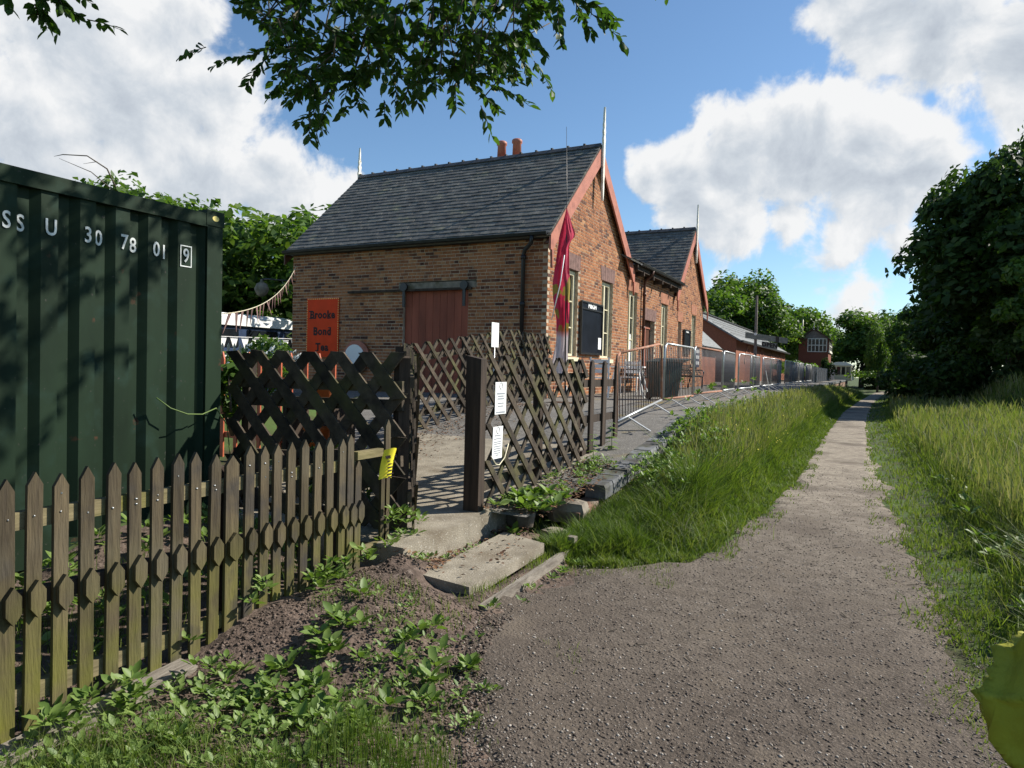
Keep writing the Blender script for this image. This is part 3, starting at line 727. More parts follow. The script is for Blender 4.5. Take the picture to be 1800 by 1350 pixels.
def serifs(spec):              # little slab feet on the upright strokes
    for x, z, w in spec:
        q = MB(); q.box(x-w/2, x+w/2, Y0-.0365, Y0-.0335, z-.012, z+.012); q.build('serif', 'ink', sg)
serifs([(-12.73, 2.695, .09), (-12.76, 2.875, .06), (-12.61, 2.695, .085), (-12.14, 2.695, .08), (-12.16, 2.88, .05), (-12.56, 2.275, .09), (-12.58, 2.455, .06), (-12.10, 2.275, .06), (-12.12, 2.455, .05), (-12.50, 1.875, .10)])
rs_ = thing('round_sign', 'round white sign with a dark red rim propped against the side wall', 'sign', (-11.18, Y0-.1, 1.7))
def disc(q, c, r, y0, y1, seg=28): q.prism([(c[0]+r*math.cos(6.2832*k/seg), y0, c[2]+r*math.sin(6.2832*k/seg)) for k in range(seg)], (0, y1-y0, 0))
b = MB(); disc(b, (-11.18, 0, 1.74), .40, Y0-.10, Y0-.07); b.build('rim', 'salmon', rs_)
b = MB(); disc(b, (-11.22, 0, 1.74), .30, Y0-.115, Y0-.1005); b.build('disc', 'white', rs_)
def poster_board(y0, y1, z0, z1, label):
    t = thing('notice_board', label, 'notice board', (X0, (y0+y1)/2, z0), 'black railway notice boards on the station front')
    q = MB(); q.box(X0+.02, X0+.05, y0, y1, z0, z1); q.build('board', 'blackgloss', t)
    q = MB()
    hd = (z1-z0)*.14
    q.box(X0+.0505, X0+.075, y0, y1, z1-.035, z1); q.box(X0+.0505, X0+.075, y0, y1, z1-hd-.02, z1-hd+.02); q.box(X0+.0505, X0+.075, y0, y1, z0, z0+.045)
    q.box(X0+.0505, X0+.075, y0, y0+.04, z0+.045, z1-hd-.02); q.box(X0+.0505, X0+.075, y1-.04, y1, z0+.045, z1-hd-.02); q.box(X0+.0505, X0+.075, y0, y0+.04, z1-hd+.02, z1-.035); q.box(X0+.0505, X0+.075, y1-.04, y1, z1-hd+.02, z1-.035)
    q.build('frame', 'black', t)
    text_on('lettering', 'M&GN', (z1-z0)*.12, 'white', t, (X0+.053, (y0+y1)/2, z1-hd/2-.008), (0, 1, 0), (0, 0, 1), offset=.006, sx=1.25)
    return t
nb = poster_board(15.16, 16.62, 1.93, 3.20, 'large black notice board with a small white paper between two tall windows')
q = MB(); q.box(X0+.0505, X0+.053, 16.36, 16.56, 2.08, 2.37); q.build('paper', 'white', nb)
poster_board(25.35, 26.35, 2.2, 3.12, 'smaller black notice board further along on the second gable')
w = thing('wall_lamp', 'lamp with a pale shade hanging from an iron arm at the rear corner', 'lamp', (XW, Y0-.1, 3.6))
b = MB(); b.tube([(XW+.1, Y0-.03, 3.66), (XW-.75, Y0-.15, 3.74), (XW-.95, Y0-.16, 3.73)], .018, 6); b.tube([(XW+.05, Y0-.03, 3.3), (XW-.3, Y0-.10, 3.68)], .012, 5); b.build('arm', 'black', w)
b = MB(); b.tube([(XW-.95, Y0-.16, 3.74), (XW-.95, Y0-.16, 3.66), (XW-.95, Y0-.16, 3.62), (XW-.95, Y0-.16, 3.48), (XW-.95, Y0-.16, 3.33), (XW-.95, Y0-.16, 3.28)], [.03, .05, .13, .19, .13, .05], 12); b.build('lamp_shade', 'stone', w)
# bunting from the container to the rear corner of the station
bn = thing('bunting', 'string of faded pink and cream pennants from container to station corner', 'bunting', (-9.7, 9, 3))
A = Vector((-5.35, 4.45, 2.02)); B = Vector((-13.15, 13.2, 4.05)); pts = []
for k in range(31):
    t = k/30; p = A.lerp(B, t); p.z -= 1.1*t*(1-t); pts.append(p)
b = MB(); b.tube(pts, .006, 4); b.build('cord', 'cream', bn)
for k in range(24):
    t = .03+k*.0395; p = A.lerp(B, t); p.z -= 1.1*t*(1-t); p2 = A.lerp(B, t+.017); p2.z -= 1.1*(t+.017)*(1-t-.017)
    m_ = (p+p2)/2; dn = Vector((rnd.uniform(-.06, .06), rnd.uniform(-.06, .06), -.22))
    q = MB(); q.prism([p, p2, m_+dn*.95+(p2-p)*.05, m_+dn*.95-(p2-p)*.05], (.003, .003, 0)); q.build('pennant', 'pennant', bn)
# feather flag beside the station corner
fl = thing('feather_flag', 'crumpled red, gold and white feather flag on a thin leaning pole at the station corner', 'flag', (-5.2, 12.35, .93))
pole = [(-5.2, 12.30, .93), (-5.24, 12.31, 2.5), (-5.28, 12.33, 4.6), (-5.34, 12.34, 6.25)]
b = MB(); b.tube(pole, [.018, .014, .008, .004], 6); b.build('pole', 'black', fl)
b = MB(); b.tube([(-5.19, 12.30, .90), (-5.19, 12.30, 1.25)], .03, 8); b.box(-5.5, -4.9, 12.0, 12.6, .905, .93); b.build('base', 'black', fl)
V = []; F = []; nz_, nu = 46, 17
lv = [(4.62, -.005, .012), (4.40, -.06, .10), (4.14, -.12, .21), (4.06, -.13, .13), (3.94, -.14, .08), (3.5, -.20, .09), (3.2, -.23, .12), (2.95, -.21, .11), (2.5, -.13, .11), (2.1, -.12, .10), (1.9, -.16, .10), (1.6, -.22, .12), (1.35, -.22, .10)]
la = np.array(lv)
for i in range(nz_):
    z = 4.62-(4.62-1.35)*i/(nz_-1); lo = np.interp(-z, -la[:, 0], la[:, 1]); hi = np.interp(-z, -la[:, 0], la[:, 2])
    for j in range(nu):
        u = j/(nu-1); s = lo+(hi-lo)*u
        dep = (.13*abs(math.sin(u*4.2+z*.9))+.05*abs(math.sin(u*9-z*1.7)))*min(1, (4.7-z)*1.8)
        V.append((-5.25+s*.89-dep*.46, 12.3+s*.46+dep*.89-.06, z+.05*math.sin(u*7)))
for i in range(nz_-1):
    for j in range(nu-1): a = i*nu+j; F.append((a, a+1, a+nu+1, a+nu))
me = np_mesh('cloth', np.array(V)-np.array(OFF[fl]), np.array(F), 'flagcloth', smooth=True); link_mesh('cloth', me, fl)
q = MB(); q.tube([(-5.235, 12.16, 3.75), (-5.28, 12.10, 3.2), (-5.42, 12.06, 2.52)], .010, 5); q.build('seam', 'white', fl)

# ------------------------------------------------------------------ shipping container
XC, YC = -4.75, 3.95
ct = thing('shipping_container', 'dark green steel shipping container with white serial number', 'container', (-5.97, .9, .2))
per = .2475; ph = 2.506
def corr_profile():
    pts = []; y = ph-per*18
    while y < 3.80:
        pts += [(y, -.045), (y+.05, 0), (y+.156, 0), (y+.172, -.045)]; y += per
    return [p for p in pts if -2.0 < p[0] < 3.80]
def corr_x(y):
    p = (y-ph) % per
    return -.045*(1-p/.05) if p < .05 else 0 if p < .156 else -.045*(p-.156)/.016 if p < .172 else -.045
b = MB(); pr_ = corr_profile()
for (a, xa), (c, xc) in zip(pr_[:-1], pr_[1:]):
    b.add([(XC-.02+xa, a, .36), (XC-.02+xc, c, .36), (XC-.02+xc, c, 2.66), (XC-.02+xa, a, 2.66)], [(0, 1, 2, 3)])
b.box(XC-2.44, XC-.12, -2.0, 3.84, .36, 2.70); b.build('side_panel', 'container', ct)
b = MB(); b.box(XC-.10, XC, -2.05, 3.80, 2.66, 2.765); b.build('top_rail', 'container', ct)
b = MB(); b.box(XC-.12, XC, -2.05, 3.80, .22, .36); b.build('bottom_rail', 'container', ct)
for y in (3.80, -2.1):
    b = MB(); b.box(XC-.14, XC-.004, y, y+.146, .34, 2.68); b.build('corner_post', 'container', ct)
for y in (3.785, -2.11):
    for z in (.2, 2.675):
        q = MB(); q.box(XC-.165, XC+.004, y, y+.17, z, z+.12)
        cst = q.build('corner_casting', 'container', ct)
        q = MB(); q.prism([(XC+.0045, y+.085+.032*math.cos(6.283*k/12), z+.06+.022*math.sin(6.283*k/12)) for k in range(12)], (.001, 0, 0)); q.build('lifting_hole', 'yellowdash' if z > 1 else 'black', cst)
b = MB(); b.box(XC-2.44, XC-.1, 3.84, 3.93, .36, 2.72); b.build('end_panel', 'container', ct)
b = MB(); b.box(XC-2.44, XC-.10, -2.0, 3.93, 2.72, 2.76); b.build('roof_panel', 'container', ct)
for ch_, y, z in [('S', 2.352, 2.425), ('S', 2.452, 2.425), ('U', 2.615, 2.425), ('3', 2.855, 2.42), ('0', 2.952, 2.418), ('7', 3.112, 2.415), ('8', 3.205, 2.41), ('0', 3.362, 2.405), ('1', 3.455, 2.40), ('9', 3.615, 2.395)]:
    x = XC-.02+corr_x(y)+.0035
    lt_o = text_on('lettering', ch_, .150, 'lettering', ct, (x, y, z), (0, 1, 0), (0, 0, 1), offset=.002, sx=.75)
    for v_ in lt_o.data.vertices: v_.co.x = XC-.02+corr_x(v_.co.y+OFF[ct][1])+.0055-OFF[ct][0]+(v_.co.x-(x-OFF[ct][0]))
b = MB(); y, z, x = 3.615, 2.395, XC-.0165
for a in ((y-.05, y+.05, z+.075, z+.083), (y-.05, y+.05, z-.083, z-.075), (y-.05, y-.043, z-.075, z+.075), (y+.043, y+.05, z-.075, z+.075)): b.box(x, x+.002, *a)
b.build('number_box', 'lettering', ct)

# ------------------------------------------------------------------ picket fence
XP = -3.12
pf = thing('picket_fence', 'low weathered wooden picket fence with pointed tops in the left foreground', 'fence', (XP, 2.6, 0))
py_ = [1.30, 1.425, 1.544, 1.639, 1.752, 1.868, 1.986, 2.102, 2.212, 2.323, 2.437, 2.547, 2.663, 2.781, 2.894, 2.994, 3.104, 3.214, 3.329, 3.45, 3.56, 3.646, 3.722]
for i, y in enumerate(py_):
    w_ = .043 if i == 12 else .0305; zt = 1.10+rnd.uniform(-.018, .014)-(.02 if i == 12 else 0); zb = float(gz(XP+.1, y))-.03
    ty = rnd.uniform(-.011, .011)
    if i == len(py_)-1: zt = .93
    q = MB(); q.prism([(XP, y-w_, zb), (XP, y+w_, zb), (XP, y+w_+ty, zt-.055), (XP, y+ty, zt), (XP, y-w_+ty, zt-.055)], (.02, 0, 0)); p_ = q.build('picket', 'picket', pf)
    if i < 21:
        for zz in (.92, .895 if rnd.random() < .5 else 1.0):
            if rnd.random() < .4: continue
            q = MB(); q.tube([(XP+.0195, y+rnd.uniform(-.012, .012), zz), (XP+.0225, y, zz)], .004, 6); q.build('nail', 'galv', p_)
    zc = .565+rnd.uniform(-.006, .006); h_ = .080; wl = w_; dy_ = .010
    q = MB(); q.prism([(XP+.021, y+dy_-wl, zc-h_*.45), (XP+.021, y+dy_, zc-h_), (XP+.021, y+dy_+wl, zc-h_*.45), (XP+.021, y+dy_+wl, zc+h_*.45), (XP+.021, y+dy_, zc+h_), (XP+.021, y+dy_-wl, zc+h_*.45)], (.026, 0, 0)); q.build('diamond_cap', 'picket', pf)
for z0 in (.865, .12):
    b = MB(); b.box(XP-.045, XP-.002, 1.1, 3.76, z0, z0+.075); b.build('rail', 'rail', pf)
b = MB(); b.box(XP-.055, XP-.004, 1.2, 3.7, .53, .60); b.build('rail', 'post', pf)
for y in (1.25, 2.663, 3.66):
    b = MB(); b.box(XP-.13, XP-.047, y-.04, y+.04, -.1, 1.0); b.build('post', 'post', pf)
b = MB(); b.box(XP-.02, XP+.03, 3.70, 3.98, .93, .985); b.build('end_rail', 'rail', pf)
b = MB(); b.box(XP-.02, XP+.02, 3.77, 3.96, .26, .31); b.build('end_rail', 'rail', pf)
for y, zt, w_ in ((4.02, .84, .03), (4.06, 1.19, .028)):
    b = MB(); b.prism([(XP-.01, y-w_, .12), (XP-.01, y+w_, .12), (XP-.01, y+w_, zt-.05), (XP-.01, y, zt), (XP-.01, y-w_, zt-.05)], (.02, 0, 0)); b.build('picket', 'picket', pf)
b = MB(); b.prism([(-3.10, 1.1, float(gz(-3.05, 1.3))+.01), (-2.95, 1.1, float(gz(-3, 1.3))), (-2.97, 2.35, float(gz(-3, 2.3))), (-3.10, 2.35, float(gz(-3.05, 2.3))+.01)], (0, 0, .035))
tag(b.build('plank', 'oldplank'), 'grey split plank lying along the foot of the picket fence', 'plank')
yn = thing('warning_notice', 'curled yellow warning notice tied to the end of the picket fence', 'notice', (XP+.05, 4.0, .86))
V = []; F = []
for i in range(9):
    for j in range(5):
        u, v = j/4, i/8; V.append((XP+.035+.05*math.sin(u*2.4)+.035*(1-v)**2+.0, 3.925+u*.100+.012*(1-v), .765+.215*(1-v)+.015*math.sin(u*3)))
for i in range(8):
    for j in range(4): a = i*5+j; F.append((a, a+1, a+6, a+5))
link_mesh('sheet', np_mesh('sheet', np.array(V)-np.array(OFF[yn]), np.array(F), 'yellow', smooth=True), yn)
text_on('lettering', 'WARNING', .030, 'ink', yn, (XP+.094, 3.985, .93), (-.12, 1, 0), (0, 0, 1), offset=.0008)
b = MB()
for k, (w_, z) in enumerate(((.07, .90), (.05, .877), (.065, .854), (.06, .831), (.075, .806), (.05, .785))): b.box(XP+.089, XP+.091, 3.985-w_/2, 3.985+w_/2, z-.004, z+.004)
b.build('small_print', 'ink', yn)

# ------------------------------------------------------------------ trellis (lattice) fences
def trellis(name, label, p0, p1, zb0, zb1, zt0, zt1, spacing=.32, slope=1.0, posts=(), rails=(.22, .85), outw=None, w=.056):
    """diagonal slats in two layers between ground points p0 and p1; the rails are fractions of the height"""
    p0 = Vector((*p0, 0)); p1 = Vector((*p1, 0)); d = p1-p0; Lh = d.length; d.normalize(); n = Vector(outw).normalized() if outw else Vector((-d.y, d.x, 0))
    t = thing(name, label, 'fence', (p0.x, p0.y, zb0))
    zb = lambda u: zb0+(zb1-zb0)*min(1, max(0, u/Lh)); zt = lambda u: zt0+(zt1-zt0)*min(1, max(0, u/Lh))
    for s in (1, -1):
        k = -14
        while k*spacing < Lh+3.2:
            ut = k*spacing + rnd.uniform(-.012, .012); k += 1
            zt_ = zt(ut); H_ = zt_-zb(ut)
            ub = ut + s*H_/slope; pts = []
            # clip to 0..Lh
            a = (ut, zt_); c = (ub, zb(ub))
            if max(a[0], c[0]) < 0 or min(a[0], c[0]) > Lh: continue
            def clip(P, Q):
                if P[0] < 0: f_ = (0-P[0])/(Q[0]-P[0]); return (0, P[1]+(Q[1]-P[1])*f_)
                if P[0] > Lh: f_ = (Lh-P[0])/(Q[0]-P[0]); return (Lh, P[1]+(Q[1]-P[1])*f_)
                return P
            A_, C_ = clip(a, c), clip(c, a)
            if abs(A_[1]-C_[1]) < .12: continue
            th = .018; o0 = n*(.026 if s > 0 else .004)
            dv = Vector((C_[0]-A_[0], C_[1]-A_[1])); dv.normalize(); hw = w/2/abs(dv.y)   # horizontal half width, cut level at the top
            def W(u, z): return p0+d*u+Vector((0, 0, z))+o0
            poly = [W(A_[0]-hw, A_[1]+rnd.uniform(-.01, .01)), W(A_[0]+hw, A_[1]), W(C_[0]+hw, C_[1]), W(C_[0]-hw, C_[1]-.02)]
            q = MB(); q.prism(poly, n*th); q.build('slat', 'lattice', t)
    for f_ in rails:
        q = MB(); a = p0+Vector((0, 0, zb0+(zt0-zb0)*f_))-n*.02; c = p1+Vector((0, 0, zb1+(zt1-zb1)*f_))-n*.02
        q.beam(a, c, .085, .035, side=(0, 0, 1)); q.build('rail', 'lattice', t)
    for u in posts:
        q = MB(); p = p0+d*u-n*.075; q.beam((p.x, p.y, zb(u)-.1), (p.x, p.y, zt(u)-.02), .085, .085, side=d); q.build('post', 'post', t)
    return t
trellis('trellis_fence', 'dark back-lit trellis fence between the green container and the gateway', (-4.98, 4.28), (-3.16, 4.28), .12, .25, 1.68, 1.68, .30, 1.05, (.1, 1.76), (.12, .42, .72, .82), (0, -1, 0), .098)
trellis('trellis_fence', 'short trellis panel seen nearly edge-on at the left of the gateway', (-3.10, 4.36), (-4.45, 6.10), .30, .50, 1.66, 1.80, .33, 1.0, (.05, 1.2), (.2, .85), (.8, .6, 0))
trellis('trellis_fence', 'trellis panel continuing up the ramp behind the edge-on one', (-4.47, 6.12), (-5.86, 7.95), .45, .56, 1.80, 1.89, .33, 1.0, (.1,), (.2, .85), (.8, .6, 0))
trellis('trellis_fence', 'long trellis fence climbing the left side of the ramp towards the station corner', (-5.88, 7.9), (-5.9, 11.2), .53, .93, 1.86, 2.27, .32, 1.0, (.3, 1.9, 3.2), (.2, .82), (1, 0, 0))
trellis('trellis_fence', 'last level stretch of trellis fence ending at the station corner', (-5.9, 11.22), (-5.95, 13.2), .93, .95, 2.28, 2.26, .32, 1.0, (1.0, 1.9), (.2, .82), (1, 0, 0))
trellis('trellis_fence', 'sunlit trellis fence on the right side of the ramp, carrying two white notices', (-3.0, 5.28), (-3.02, 7.72), .33, .54, 1.70, 1.70, .32, 1.0, (1.3, 2.4), (.14, .83), (1, 0, 0))
b = MB(); b.prism([(-3.10, 5.12, .2), (-2.95, 5.12, .2), (-2.95, 5.12, 1.655), (-3.10, 5.12, 1.685)], (0, .10, 0))
tag(b.build('gate_post', 'post'), 'stout dark square gatepost at the right of the ramp entrance', 'post')
b = MB(); b.box(-2.948, -2.93, 5.115, 5.20, .25, 1.66)
pk = thing('picket_fence', 'three dark round-topped pickets on two rails at the end of the sunlit trellis', 'fence', (-3.0, 8.3, .5))
for y in (7.93, 8.38, 8.86):
    q = MB(); w_ = .062; z0 = float(plat(y))-.18; zt = 1.70
    q.prism([(-3.02, y-w_, z0), (-3.02, y+w_, z0), (-3.02, y+w_, zt-.09), (-3.02, y+w_*.6, zt-.02), (-3.02, y, zt), (-3.02, y-w_*.6, zt-.02), (-3.02, y-w_, zt-.09)], (.03, 0, 0)); q.build('picket', 'post', pk)
for z in (1.37, .93):
    q = MB(); q.box(-3.065, -3.022, 7.72, 8.93, z, z+.09); q.build('rail', 'post', pk)
q = MB(); q.box(-3.065, -3.022, 7.72, 8.93, .52, .6); q.build('rail', 'post', pk)
def notice(label, x, y0, y1, z0, z1, lines, tilt=0):
    t = thing('paper_notice', label, 'notice', (x, (y0+y1)/2, z0), 'white paper notices on the trellis')
    q = MB(); q.prism([(x, y0, z0), (x, y1, z0), (x, y1+tilt, z1), (x, y0+tilt, z1)], (.004, 0, 0)); q.build('sheet', 'white', t)
    q = MB()
    for fz, wd, hh in lines:
        yc = (y0+y1)/2+tilt*fz; zc = z0+(z1-z0)*fz; wd *= (y1-y0); q.box(x+.0045, x+.0055, yc-wd/2, yc+wd/2, zc-hh, zc+hh)
    q.build('print', 'greyink', t)
    q = MB(); yc = (y0+y1)/2+tilt*.88; zc = z0+(z1-z0)*.88; q.tube([(x+.005, yc+.028*math.cos(a*.628), zc+.03*math.sin(a*.628)) for a in range(11)], .003, 4); q.build('crest', 'greyink', t)
notice('upper white notice on the sunlit trellis by the gatepost', -2.955, 5.385, 5.595, 1.165, 1.455, [(.64, .7, .007), (.56, .5, .006), (.48, .6, .006), (.34, .55, .005), (.25, .5, .005), (.06, .8, .007)])
notice('lower white notice on the sunlit trellis by the gatepost, slightly tilted', -2.955, 5.35, 5.535, .765, 1.055, [(.72, .6, .005), (.62, .75, .004), (.52, .7, .004), (.46, .65, .004), (.38, .7, .004), (.31, .72, .004), (.24, .66, .004), (.17, .6, .004), (.11, .3, .004)], .012)
t = thing('paper_notice', 'small white notice on a thin stick above the far trellis', 'notice', (-5.84, 10.61, .95), 'white paper notices on the trellis')
q = MB(); q.box(-5.85, -5.845, 10.48, 10.74, 1.93, 2.36); q.build('sheet', 'white', t)
q = MB(); q.tube([(-5.856, 10.61, .9), (-5.856, 10.61, 1.95)], .012, 6); q.build('stick', 'galv', t)
q = MB(); q.tube([(-2.95, 5.33, .80), (-2.94, 5.40, .72), (-2.94, 5.47, .705), (-2.945, 5.58, .76), (-2.95, 5.66, .88)], .006, 5); tag(q.build('rope', 'cream'), 'loop of pale rope hanging below the lower notice', 'rope')

# ------------------------------------------------------------------ red fence, pots and furniture behind the trellis
rf = thing('red_fence', 'low red painted picket fence behind the dark trellis', 'fence', (-6.6, 6.4, .2))
for x in (-7.95, -7.68, -7.43, -7.19, -7.0, -6.64, -6.45, -6.2, -5.98, -5.75):
    q = MB(); z0 = float(gz(x, 6.4))-.05; q.prism([(x-.03, 6.4, z0), (x+.03, 6.4, z0), (x+.03, 6.4, 1.60), (x, 6.4, 1.70), (x-.03, 6.4, 1.60)], (0, .02, 0)); q.build('picket', 'redfence', rf)
for z in (.55, 1.3):
    q = MB(); q.box(-8.0, -5.7, 6.421, 6.46, z, z+.08); q.build('rail', 'redfence', rf)
for (x, y, z, lab) in ((-5.36, 5.75, 1.12, 'orange flowerpot standing high on a shelf behind the trellis'), (-5.36, 5.75, .62, 'orange flowerpot standing lower behind the trellis')):
    t = thing('flower_pot', lab, 'flowerpot', (x, y, z), 'orange pots behind the trellis')
    q = MB(); q.tube([(x, y, z), (x, y, z+.22), (x, y, z+.23), (x, y, z+.28)], [.10, .15, .17, .17], 14); q.build('pot', 'orange', t)
    q = MB(); q.tube([(x, y, z+.275), (x, y, z+.285)], .15, 14); q.build('soil', 'soil', t)
t = thing('shelf_stand', 'dark plant stand with two shelves holding orange pots', 'plant stand', (-5.36, 5.75, .1))
for x in (-5.7, -5.02):
    q = MB(); q.box(x-.03, x+.03, 5.58, 5.92, .05, 1.10); q.build('side', 'timberdark', t)
for z in (.58, 1.08):
    q = MB(); q.box(-5.67, -5.05, 5.57, 5.93, z, z+.038); q.build('shelf', 'timberdark', t)

def bench(label, x, y, z, rot, wood, group=None):
    t = thing('garden_bench', label, 'bench', (0, 0, 0), group)
    for s in (-1, 1):
        q = MB(); yy = s*.72
        q.tube([(.0, yy, 0), (.03, yy, .40), (-.02, yy, .43), (-.40, yy, .43)], .022, 6)
        q.tube([(-.50, yy, 0), (-.40, yy, .43), (-.50, yy, .85)], .022, 6)
        q.tube([(.03, yy, .40), (.06, yy, .62), (-.02, yy, .66), (-.44, yy, .66)], .02, 6)
        for a in (.1, .22, .32): q.tube([(-a-.06*math.cos(k*.7), yy, .54+.07*math.sin(k*.7)) for k in range(10)], .009, 5)
        q.build('bench_end', 'black', t)
    for k in range(5):
        q = MB(); q.box(-.38+k*.085, -.31+k*.085, -.76, .76, .452, .476); q.build('slat', wood, t)
    for k in range(4):
        q = MB(); zz = .52+k*.085; xx = -.43-.018*k; q.box(xx, xx+.022, -.76, .76, zz, zz+.07); q.build('slat', wood, t)
    t.location = (x, y, z); t.rotation_euler = (0, 0, rot); return t
bench('bench with ornate black iron ends against the wall beside the station door', -5.45, 18.9, .955, 0, 'timberdark', 'platform benches')
bench('bench by the far notice board beyond the wheelie bin', -5.3, 24.3, .965, 0, 'timberdark', 'platform benches')
t = thing('table', 'small white slatted table on the platform behind the sloping barrier', 'table', (0, 0, 0))
q = MB()
for k in range(5): q.box(-.4+k*.16, -.4+k*.16+.145, -.4, .4, .69, .72)
q.build('tabletop', 'white', t)
for sx in (-1, 1):
    for sy in (-1, 1): q = MB(); q.beam((sx*.42, sy*.36, 0), (sx*.25, sy*.3, .69), .05, .03, side=(0, 1, 0)); q.build('leg', 'white', t)
t.location = (-5.0, 15.6, .952); t.rotation_euler = (0, 0, .15)
ch0 = thing('chair', 'white chair with a low back beside the white table, nearest the flag', 'chair', (0, 0, 0), 'white chairs round the table')
q = MB(); q.box(-.22, .22, -.22, .22, .43, .46); q.build('seat', 'white', ch0)
q = MB()
for k in range(3): q.box(-.22, -.19, -.2, .2, .55+k*.11, .63+k*.11)
q.build('backrest', 'white', ch0)
for sx in (-1, 1):
    for sy in (-1, 1): q = MB(); q.beam((sx*.22, sy*.2, 0), (sx*.2, sy*.2, .43 if sx > 0 else .9), .035, .035); q.build('leg', 'white', ch0)
ch0.location = (-5.35, 14.6, .952); ch0.rotation_euler = (0, 0, 1.9)
dup(ch0, (-5.3, 16.7, .952), -1.5, 'white chair with a low back beyond the white table')
dup(ch0, (-5.6, 22.3, .962), .2, 'white chair standing alone further along, past the door')
wb = thing('wheelie_bin', 'dark grey-green wheelie bin behind the crowd barriers', 'bin', (0, 0, 0))
q = MB(); q.add([(-.24, -.27, .08), (.24, -.27, .08), (.24, .27, .08), (-.24, .27, .08), (-.29, -.36, .96), (.29, -.36, .96), (.29, .36, .96), (-.29, .36, .96)], [(0, 3, 2, 1), (4, 5, 6, 7), (0, 1, 5, 4), (1, 2, 6, 5), (2, 3, 7, 6), (3, 0, 4, 7)]); q.build('body', 'bin', wb)
q = MB(); q.prism([(-.33, -.38, .965), (.33, -.38, .965), (.33, -.33, 1.03), (.2, 0, 1.06), (-.33, 0, 1.06)][::1], (0, .76, 0)); q.build('lid', 'bin', wb)
for s in (-1, 1): q = MB(); q.tube([(-.26, s*.25-.03, .1), (-.26, s*.25+.03, .1)], .1, 14); q.build('wheel', 'black', wb)
q = MB(); q.tube([(-.34, -.3, .92), (-.38, -.25, .95), (-.38, .25, .95), (-.34, .3, .92)], .018, 6); q.build('handle', 'bin', wb)
wb.location = (-3.95, 14.8, .952); wb.rotation_euler = (0, 0, -.7)
wb.scale = (.86, .86, .86)
t = thing('sign_board', 'small dark blue board with rows of white labels on the end of the far wall', 'sign', (-6.06, 29.6, 2))
t2 = t
q = MB(); q.box(-6.08, -6.04, 28.2-.9, 28.2-.3, 1.75, 2.55); q.build('board', 'navy', t)
q = MB()
for i in range(3):
    for j in range(2): q.box(-6.039, -6.035, 27.36+j*.27, 27.36+j*.27+.2, 1.85+i*.23, 1.85+i*.23+.13)
q.build('label', 'white', t)

# ------------------------------------------------------------------ crowd barriers along the platform
BLN = 2.2
def barrier(label, length, bottom_m, top_m, ends, nb=18, group='crowd barriers along the platform edge'):
    t = thing('crowd_barrier', label, 'barrier', (0, 0, 0), group)
    L_ = length; r_ = .019; rc = .14; z0, z1 = .20, 1.12
    q = MB(); q.tube([(0, 0, z0), (0, 0, z1-rc), (0, rc*.3, z1-rc*.3), (0, rc, z1)], r_, 8); q.build('upright', ends, t)
    q = MB(); q.tube([(0, L_, z0), (0, L_, z1-rc), (0, L_-rc*.3, z1-rc*.3), (0, L_-rc, z1)], r_, 8); q.build('upright', ends, t)
    q = MB(); q.tube([(0, rc, z1), (0, L_-rc, z1)], r_, 8); q.build('top_rail', top_m, t)
    q = MB(); q.tube([(0, 0, z0), (0, L_, z0)], r_, 8); q.build('bottom_rail', bottom_m, t)
    q = MB(); q.tube([(0, 0, z0), (0, 0, z1-.06)], .0065, 5); me = mesh_of('bar', q.v, q.f, 'bargrey' if nb > 18 else 'barsteel', q.t, q.sm)
    for k in range(1, nb):
        o = link_mesh('bar', me, t); o.location = (0, L_*k/nb, .03)
    for y in (.45, L_-.45):
        q = MB(); q.beam((.34, y, .012), (.0, y+.04, z0-.01), .045, .012, side=(0, 1, 0)); q.beam((-.30, y, .012), (.0, y+.04, z0-.03), .045, .012, side=(0, 1, 0)); q.build('foot', 'galv', t)
    return t
b1 = barrier('nearest crowd barrier, tilted down the ramp with a rusty brown top rail', 2.25, 'galv', 'rust', 'rust')
b1.location = (-3.0, 8.92, float(plat(8.92))); b1.rotation_euler = (math.atan2(float(plat(11.1)-plat(8.92)), 2.2), 0, 0)
b2 = barrier('second crowd barrier, grey top rail over a rusty bottom rail', 2.15, 'rust', 'galv', 'galv'); b2.location = (-3.0, 11.25, float(plat(11.8)))
b3 = barrier('third crowd barrier, longer, brown with rust along both rails', 2.95, 'rust', 'rust', 'galv', 24); b3.location = (-3.02, 13.5, float(plat(14.5)))
b4 = barrier('plain grey steel crowd barrier in the long straight row along the platform edge', 2.2, 'galv', 'galv', 'galv', 20)
y = 16.55; first = True
ORD = ['fourth', 'fifth', 'sixth', 'seventh', 'eighth', 'ninth', 'tenth', 'eleventh', 'twelfth', 'thirteenth', 'fourteenth', 'fifteenth', 'last']
for k in range(13):
    pos = (-3.02-.02*(k % 3)-.005*k, y, float(plat(y+1)))
    lab = ORD[k]+' crowd barrier along from the gateway, plain grey steel'
    if first: b4.location = pos; first = False; o = b4; o['label'] = lab
    else: o = dup(b4, pos, label=lab)
    o.rotation_euler = (0, 0, [.05, -.03, .02, .0, -.02][k % 5]); y += 2.27
sf = thing('sheeted_fence', 'dark sheeted barrier fence in the shade beyond the crowd barriers', 'fence', (-3.3, 46, 1))
for k in range(14):
    a = y+.1+k*2.6
    q = MB(); q.box(-3.36, -3.33, a, a+2.5, 1.03, 2.08); q.build('panel', 'meshpanel', sf)
    q = MB(); q.box(-3.34, -3.29, a+2.5, a+2.56, .95, 2.1); q.build('post', 'galv', sf)
q = MB(); q.tube([(-3.08, 24.0, 1.95), (-2.95, 24.6, 1.0)], .012, 6); tag(q.build('rope_tail', 'white'), 'thin striped white tape hanging slantwise on the grey barriers', 'tape')

